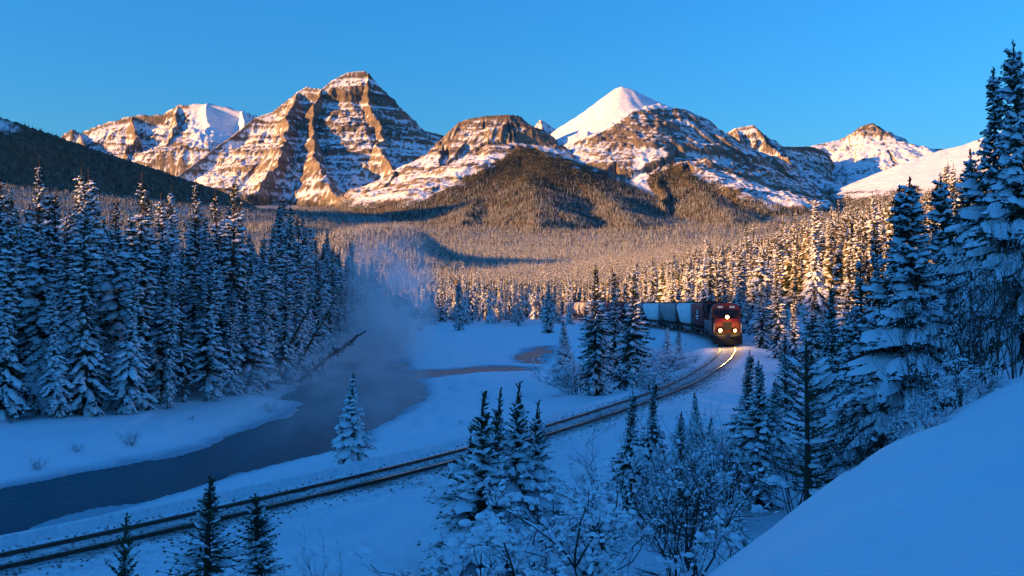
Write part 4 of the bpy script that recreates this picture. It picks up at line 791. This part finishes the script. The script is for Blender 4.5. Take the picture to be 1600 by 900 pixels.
# ---------------------------------------------------------------- railway line
track = tag(empty('railway_track', tuple(TR[60])), 'single railway line curving through the snow from the lower left to the train', 'railway', kind='structure')
def along(lat, up):
    nrm = np.stack([TT[:, 1], -TT[:, 0], np.zeros(len(TT))], 1); nrm /= np.linalg.norm(nrm, axis=1)[:, None]
    return TR + nrm * lat + np.array([0, 0, 1.0]) * (up + 0.07 * lat)
def sweep(prof, mat_idx=None):
    L = [along(a, b) for a, b in prof]; V = np.stack(L, 1); n_, k = V.shape[:2]; i = np.arange(n_ - 1)[:, None] * k; j = np.arange(k)[None]; j2 = (j + 1) % k
    return V.reshape(-1, 3), np.stack([i + j, i + j2, i + k + j2, i + k + j], -1).reshape(-1, 4)
loc0 = Vector(track.location)
for c_ in (-0.753, 0.753):
    V, F = sweep([(c_ - 0.06, -0.10), (c_ - 0.015, -0.06), (c_ - 0.015, 0.03), (c_ - 0.037, 0.04), (c_ - 0.037, 0.072), (c_ + 0.037, 0.072), (c_ + 0.037, 0.04), (c_ + 0.015, 0.03), (c_ + 0.015, -0.06), (c_ + 0.06, -0.10)])
    o = link('rail', mesh_np('rail', V - np.array(loc0), F, [M['rail']], False), track)
    V, F = sweep([(c_ - 0.032, 0.0735), (c_ - 0.032, 0.078), (c_ + 0.032, 0.078), (c_ + 0.032, 0.0735)]); link('rail_head', mesh_np('rail_head', V - np.array(loc0), F, [M['railtop']], False), o)
tie = MB().box(-1.3, 1.3, -0.11, 0.11, -0.20, -0.005, 0.02).mesh('sleeper', M['tie'])
g = np.random.default_rng(9)
s_ = 12.0; nt_ = 0
while s_ < np.interp(104, TR[:, 1], TS) and nt_ < 290:
    p, t = track_at(s_); o = link('sleeper', tie, track); o.location = Vector(p) - loc0 + Vector((0, 0, g.uniform(-0.075, -0.03))); o.rotation_euler = (0, math.atan(-0.07), math.atan2(-t[0], t[1])); s_ += 0.56; nt_ += 1
# ballast stones poking through the snow between and beside the rails
st_ = []; stf = []; ico = np.array([(0, 0, 1), (.9, 0, .3), (.28, .86, .3), (-.73, .53, .3), (-.73, -.53, .3), (.28, -.86, .3), (0, 0, -.6)]); icf = np.array([(0, 1, 2), (0, 2, 3), (0, 3, 4), (0, 4, 5), (0, 5, 1), (6, 2, 1), (6, 3, 2), (6, 4, 3), (6, 5, 4), (6, 1, 5)])
for k in range(5200):
    q_ = 12 + (k + g.random()) / 5200 * 95; p, t = track_at(q_); lat = g.choice([g.uniform(-0.68, 0.68), g.uniform(-2.4, 2.4), g.uniform(0.85, 1.9), g.uniform(-1.9, -0.85)]); r_ = g.uniform(0.02, 0.05); nx, ny = t[1], -t[0]
    c_ = np.array([p[0] + nx * lat, p[1] + ny * lat, p[2] - 0.04 + 0.07 * lat]); V = ico * r_ * g.uniform(.7, 1.3, (7, 3)); th = g.uniform(0, 6.28); V = V @ np.array([[math.cos(th), math.sin(th), 0], [-math.sin(th), math.cos(th), 0], [0, 0, 1]]); st_.append(V + c_); stf.append(icf + 7 * k)
tag(link('ballast', mesh_np('ballast', np.vstack(st_) - np.array(loc0), np.vstack(stf), [M['stone']], False), track), kind='stuff')

# ---------------------------------------------------------------- train
M['red'] = simple('engine_red_paint', (0.17, 0.020, 0.012), 0.45, 0, 0.3, 2.5, 0.05, 0.4); M['black'] = simple('black_underframe', (0.022, 0.020, 0.019), 0.7, 0, 0.4, 4, 0.1); M['steel'] = simple('wheel_steel', (0.12, 0.10, 0.09), 0.45, 0.8, 0.3, 6, 0.1)
M['hred'] = simple('hopper_red_paint', (0.45, 0.045, 0.04), 0.6, 0, 0.3, 1.2, 0.05); M['hwhite'] = simple('hopper_pale_paint', (0.80, 0.80, 0.78), 0.6, 0, 0.15, 1.2, 0.05); M['hgrey'] = simple('hopper_grey_paint', (0.34, 0.31, 0.31), 0.6, 0, 0.25, 1.2, 0.05); M['mark'] = simple('white_marking_paint', (0.75, 0.75, 0.73), 0.6, 0, 0.1, 2, 0)
m, n, b = newmat('cab_glass'); b.inputs['Base Color'].default_value = (0.02, 0.03, 0.04, 1); b.inputs['Roughness'].default_value = 0.06; b.inputs['Specular IOR Level'].default_value = 0.8; M['glass'] = m
m, n, b = newmat('headlamp_glow'); b.inputs['Base Color'].default_value = (1, .8, .5, 1); b.inputs['Emission Color'].default_value = (1.0, 0.60, 0.22, 1); b.inputs['Emission Strength'].default_value = 30.0; M['lamp'] = m
m, n, b = newmat('lamp_halo_glow'); b.inputs['Base Color'].default_value = (.5, .3, .1, 1); b.inputs['Emission Color'].default_value = (1.0, 0.36, 0.05, 1); b.inputs['Emission Strength'].default_value = 1.1; M['halo_ring'] = m  # glowing ring that stands in for the orange halo around each lamp
def wheelset(parent, y, r=0.5):
    w = MB(); 
    for sx in (-1, 1): w.tube([(sx * 0.70, y, r), (sx * 0.735, y, r), (sx * 0.74, y, r), (sx * 0.86, y, r)], [r + 0.035, r + 0.035, r, r], 20)
    w.cyl((0, y, r), 0.08, 1.5, 'x', 8); return w.build('wheelset', M['steel'], parent)
def bogie(parent, y, axles, r=0.5):
    f = MB(); L_ = (len(axles) - 1) * (axles[1] - axles[0]) / 2 + 0.75 if len(axles) > 1 else 1
    for sx in (-1, 1):
        f.prism([(y - L_, 0.45), (y - L_, 0.72), (y - L_ * 0.55, 0.95), (y + L_ * 0.55, 0.95), (y + L_, 0.72), (y + L_, 0.45), (y + L_ * 0.4, 0.32), (y - L_ * 0.4, 0.32)], sx * 1.02 - 0.09, sx * 1.02 + 0.09, 'x')
    f.box(-1.0, 1.0, y - 0.25, y + 0.25, 0.5, 0.95); o = f.build('bogie', M['black'], parent)
    for a in axles: wheelset(o, y + a, r)
    return o
def place_on_track(e, s0, length):
    p0, _ = track_at(s0 + length * 0.2); p1, _ = track_at(s0 + length * 0.8); d = p1 - p0; d /= np.linalg.norm(d); o = p0 - d * length * 0.2
    e.location = (o[0], o[1], o[2] + 0.085); e.rotation_euler = (math.asin(d[2]), 0, math.atan2(-d[0], d[1]))
SF = float(np.interp(104.5, TR[:, 1], TS))
loco = tag(empty('locomotive'), 'red freight locomotive with three lit headlamps leading the train round the curve', 'locomotive'); place_on_track(loco, SF, 22)
MB().box(-1.5, 1.5, 0.5, 21.6, 1.02, 1.42, 0.08).build('frame', M['black'], loco)
pw = MB(); pw.add([(-1.52, 0.75, 0.14), (1.52, 0.75, 0.14), (1.52, 0.75, 1.12), (-1.52, 0.75, 1.12), (0, -0.15, 0.14), (-1.3, 0.35, 1.12), (1.3, 0.35, 1.12), (0, 0.05, 0.95)], [(0, 4, 7, 5, 3), (4, 1, 2, 6, 7), (5, 7, 6), (3, 5, 6, 2), (0, 3, 2, 1), (0, 1, 4)]); pw.build('snow_plough', M['black'], loco)
ns_ = MB(); ns_.prism([(1.15, 1.42), (1.05, 2.45), (1.35, 2.85), (2.9, 3.0), (2.9, 1.42)], -1.28, 1.28, 'x'); ns_.build('nose', M['red'], loco)
MB().box(-0.42, 0.42, 0.98, 1.08, 1.6, 2.55).build('nose_door', M['black'], loco)
cb = MB(); cb.prism([(-1.52, 1.42), (1.52, 1.42), (1.52, 3.85), (1.2, 4.32), (0.55, 4.5), (-0.55, 4.5), (-1.2, 4.32), (-1.52, 3.85)], 2.88, 5.7, 'y'); cab = cb.build('cab', M['red'], loco)
for x0, x1 in ((-1.34, -0.74), (-0.66, -0.08), (0.08, 0.66), (0.74, 1.34)): MB().box(x0, x1, 2.83, 2.872, 3.16, 3.82, 0.0).build('windscreen', M['glass'], cab)
for sx in (-1, 1):
    for y0 in (3.3, 4.4): MB().box(sx * 1.53 - 0.012, sx * 1.53 + 0.012, y0, y0 + 0.85, 3.05, 3.75).build('side_window', M['glass'], cab)
    MB().box(sx * 0.62 - 0.28, sx * 0.62 + 0.28, 2.80, 2.872, 3.98, 4.20).build('number_board', M['mark'], cab)
hd = MB(); hd.prism([(-0.95, 1.42), (0.95, 1.42), (0.95, 4.0), (0.7, 4.3), (-0.7, 4.3), (-0.95, 4.0)], 5.7, 21.0, 'y'); hood = hd.build('hood', M['red'], loco)
rd = MB(); rd.prism([(-0.98, 3.0), (-1.5, 3.6), (-1.5, 4.35), (1.5, 4.35), (1.5, 3.6), (0.98, 3.0)], 15.5, 20.3, 'y'); rd.build('radiator', M['black'], hood)
MB().box(-0.5, 0.5, 8.2, 10.4, 4.3, 4.62, 0.1).build('exhaust_housing', M['black'], hood)
for y0 in (11.6, 13.4): MB().cyl((0, y0 + .5, 4.36), 0.55, 0.16, 'z', 18).build('roof_fan', M['black'], hood)
for sx in (-1, 1):
    h_ = MB(); h_.tube([(sx * 1.46, 5.9, 2.4), (sx * 1.46, 21.2, 2.4)], 0.022, 6)
    for y0 in np.arange(6.0, 21.3, 1.9): h_.tube([(sx * 1.46, y0, 1.42), (sx * 1.46, y0, 2.4)], 0.018, 5)
    h_.tube([(sx * 1.40, 0.62, 1.42), (sx * 1.40, 0.62, 2.35), (sx * 1.40, 1.0, 2.4)], 0.02, 5); h_.build('handrail', M['mark'], loco)
    st = MB()
    for z0 in (0.45, 0.75, 1.02): st.box(sx * 1.36 - 0.2, sx * 1.36 + 0.2, 0.78, 1.15, z0, z0 + 0.04)
    st.build('step', M['black'], loco)
MB().cyl((0, 0.25, 0.95), 0.16, 0.9, 'y', 10).box(-0.2, 0.2, -0.32, -0.08, 0.72, 1.18).build('coupler', M['steel'], loco)
MB().box(-1.35, 1.35, 8.2, 13.6, 0.35, 1.02, 0.25).build('fuel_tank', M['black'], loco)
for y0 in (4.3, 17.6): bogie(loco, y0, (-2.0, 0.0, 2.0), 0.53)
for nm, (x, y, z), r_, en in (('headlamp', (0.0, 1.10, 3.02), 0.15, 260.0), ('ditch_lamp', (-0.76, 0.52, 1.62), 0.14, 240.0), ('ditch_lamp', (0.76, 0.52, 1.62), 0.11, 240.0)):
    hs = MB().tube([(x, y + 0.32, z), (x, y + 0.05, z), (x, y - 0.06, z)], [r_ * 0.9, r_ + 0.06, r_ + 0.07], 16).build(nm, M['black'], loco)
    MB().tube([(x, y - 0.065, z), (x, y - 0.10, z), (x, y - 0.115, z)], [r_, r_ * 0.8, r_ * 0.2], 16).build('lens', M['lamp'], hs, True)
    MB().tube([(x, y - 0.0605, z), (x, y - 0.064, z)], [r_ + 0.065, r_ + 0.06], 18).build('halo_ring', M['halo_ring'], hs, True)
    ld = bpy.data.lights.new(nm + '_light', 'SPOT'); ld.energy = en; ld.color = (1.0, 0.55, 0.18); ld.spot_size = R(75); ld.spot_blend = 0.8; ld.shadow_soft_size = 0.12
    lo = bpy.data.objects.new(nm + '_light', ld); col.objects.link(lo); lo.parent = loco; lo.location = (x, y - 0.35, z); lo.rotation_euler = Vector((0, -1, -0.12)).to_track_quat('-Z', 'Y').to_euler()
    ld = bpy.data.lights.new(nm + '_spill', 'POINT'); ld.energy = 30; ld.color = (1.0, 0.5, 0.14); ld.shadow_soft_size = 0.1
    lo = bpy.data.objects.new(nm + '_spill', ld); col.objects.link(lo); lo.parent = loco; lo.location = (x, y - 0.55, z)  # point light added ahead of each lamp to brighten the engine front
def hopper(label, mat, s0, mark=False):
    e = tag(empty('hopper_car'), label, 'rail car', 'covered hopper cars of the train'); place_on_track(e, s0, 17.4)
    Lc = 17.4; ys = [0.9, 1.2, 3.6, 3.9, Lc / 2, Lc - 3.9, Lc - 3.6, Lc - 1.2, Lc - 0.9]; zb = [3.1, 2.9, 1.25, 1.15, 1.15, 1.15, 1.25, 2.9, 3.1]
    sec = [(-0.5, 0.0), (-1.25, 0.12), (-1.56, 0.42), (-1.58, 0.68), (-1.40, 0.90), (-0.95, 0.98), (0, 1.0), (0.95, 0.98), (1.40, 0.90), (1.58, 0.68), (1.56, 0.42), (1.25, 0.12), (0.5, 0.0)]
    V = np.array([(x, y, z0 + (4.55 - z0) * f) for y, z0 in zip(ys, zb) for x, f in sec]); k = len(sec); F = [[i * k + j, i * k + (j + 1) % k, (i + 1) * k + (j + 1) % k, (i + 1) * k + j] for i in range(len(ys) - 1) for j in range(k)]
    me = mesh_np('body', V, [np.array(F), np.array([list(range(k))[::-1], [(len(ys) - 1) * k + j for j in range(k)]])], [mat], True); body = link('body', me, e)
    rib = MB()
    for y0 in np.linspace(3.9, Lc - 3.9, 7):
        for sx in (-1, 1): rib.tube([(sx * 1.28, y0, 1.55), (sx * 1.585, y0, 2.55), (sx * 1.60, y0, 3.4), (sx * 1.43, y0, 4.1)], 0.035, 4)
    rib.build('ribs', mat, body)
    MB().box(-0.4, 0.4, 0.7, Lc - 0.7, 4.60, 4.66).build('roof_walk', M['steel'], e)
    for y0 in np.linspace(2.4, Lc - 3.4, 5): MB().box(-0.55, 0.55, y0, y0 + 1.0, 4.54, 4.72, 0.12).build('hatch', M['black'], e)
    MB().box(-1.45, 1.45, 0.35, Lc - 0.35, 0.98, 1.16, 0.05).build('frame', M['black'], e)
    for y0 in (0.42, Lc - 0.48):
        p = MB()
        for x in (-1.35, -0.5, 0.5, 1.35): p.box(x - 0.05, x + 0.05, y0, y0 + 0.08, 1.16, 3.4 if abs(x) < 1 else 4.3)
        p.box(-1.4, 1.4, y0, y0 + 0.09, 4.3, 4.4); 
        for z0 in np.arange(1.5, 4.3, 0.4): p.box(-1.35, -0.8, y0 - 0.03, y0, z0, z0 + 0.04)
        p.build('end_ladder', M['black'], e)
    for y0 in np.linspace(4.2, Lc - 4.2, 3):
        h_ = MB(); h_.add([(-1.2, y0 - 1.3, 1.1), (1.2, y0 - 1.3, 1.1), (1.2, y0 + 1.3, 1.1), (-1.2, y0 + 1.3, 1.1), (-.5, y0 - .4, .38), (.5, y0 - .4, .38), (.5, y0 + .4, .38), (-.5, y0 + .4, .38)], [(0, 1, 2, 3), (7, 6, 5, 4), (0, 4, 5, 1), (1, 5, 6, 2), (2, 6, 7, 3), (3, 7, 4, 0)]); h_.build('discharge_chute', mat, e)
    for y0 in (2.1, Lc - 2.1): bogie(e, y0, (-0.9, 0.9), 0.45)
    if mark:
        for z0, hh, y0, y1 in ((3.3, 0.55, 6.2, 7.6), (2.75, 0.22, 5.0, 8.6), (2.42, 0.16, 5.3, 8.2)): MB().box(-1.64, -1.615, y0, y1, z0 - hh / 2, z0 + hh / 2).build('marking', M['mark'], body)
    return e
cars = [('red covered hopper car with pale markings coupled behind the locomotive', 'hred'), ('pale covered hopper car, second behind the locomotive', 'hwhite'), ('grey brown covered hopper car between two pale ones', 'hgrey'), ('pale covered hopper car, fourth behind the locomotive', 'hwhite'), ('grey covered hopper car half hidden behind the big spruce pair', 'hgrey'), ('dull red hopper car hidden mostly by the big spruce pair', 'hred'), ('pale hopper car near the tail seen between spruces', 'hwhite'), ('grey hopper car farthest back, left of the big spruce pair', 'hgrey')]
s_ = SF + 22.6
for i, (lab, mm) in enumerate(cars): hopper(lab, M[mm], s_, i == 0); s_ += 18.0
# ---------------------------------------------------------------- mist rising from the open water
mm_ = bpy.data.materials.new('river_mist'); mm_.use_nodes = True; n = mm_.node_tree; n.nodes.clear()
mo = nd(n, 'ShaderNodeOutputMaterial'); pv = nd(n, 'ShaderNodeVolumePrincipled'); pv.inputs['Color'].default_value = (1.0, 1.0, 1.0, 1); pv.inputs['Anisotropy'].default_value = 0.0
tc = nd(n, 'ShaderNodeTexCoord'); sp = nd(n, 'ShaderNodeSeparateXYZ'); n.links.new(tc.outputs['Object'], sp.inputs[0])
nz = nd(n, 'ShaderNodeTexNoise'); nz.inputs['Scale'].default_value = 3.0; nz.inputs['Detail'].default_value = 3; nz.inputs['Roughness'].default_value = 0.6; n.links.new(tc.outputs['Object'], nz.inputs['Vector'])
fx_ = math_n(n, 'SUBTRACT', 1.0, math_n(n, 'POWER', math_n(n, 'ABSOLUTE', sp.outputs[0]), 2.0)); fy_ = math_n(n, 'SUBTRACT', 1.0, math_n(n, 'POWER', math_n(n, 'ABSOLUTE', sp.outputs[1]), 2.0)); fz_ = math_n(n, 'SUBTRACT', 1.0, math_n(n, 'MULTIPLY_ADD', sp.outputs[2], 0.5, 0.5))
dn = math_n(n, 'MULTIPLY', math_n(n, 'MAXIMUM', fx_, 0.0), math_n(n, 'MAXIMUM', fy_, 0.0)); dn = math_n(n, 'MULTIPLY', dn, math_n(n, 'MAXIMUM', fz_, 0.0))
nn = math_n(n, 'MAXIMUM', math_n(n, 'MULTIPLY_ADD', nz.outputs['Fac'], 4.6, -1.8), 0.0); dn = math_n(n, 'MULTIPLY', math_n(n, 'MULTIPLY', dn, nn), 0.15)
n.links.new(dn, pv.inputs['Density']); n.links.new(pv.outputs[0], mo.inputs['Volume'])
def mist(x, y, sx, sy, h, rz, label):
    o = MB().box(-1, 1, -1, 1, -1, 1).build('mist', mm_); o.location = (x, y, h / 2 + 0.25); o.scale = (sx, sy, h / 2); o.rotation_euler = (0, 0, rz); return tag(o, label, 'mist', kind='stuff')
mist(-18.5, 105, 9, 62, 3.2, R(8), 'thin mist lying low over the open river')
mist(-17.0, 140, 6.8, 30, 17, R(5), 'pale steam plume rising from the open river at the bend')
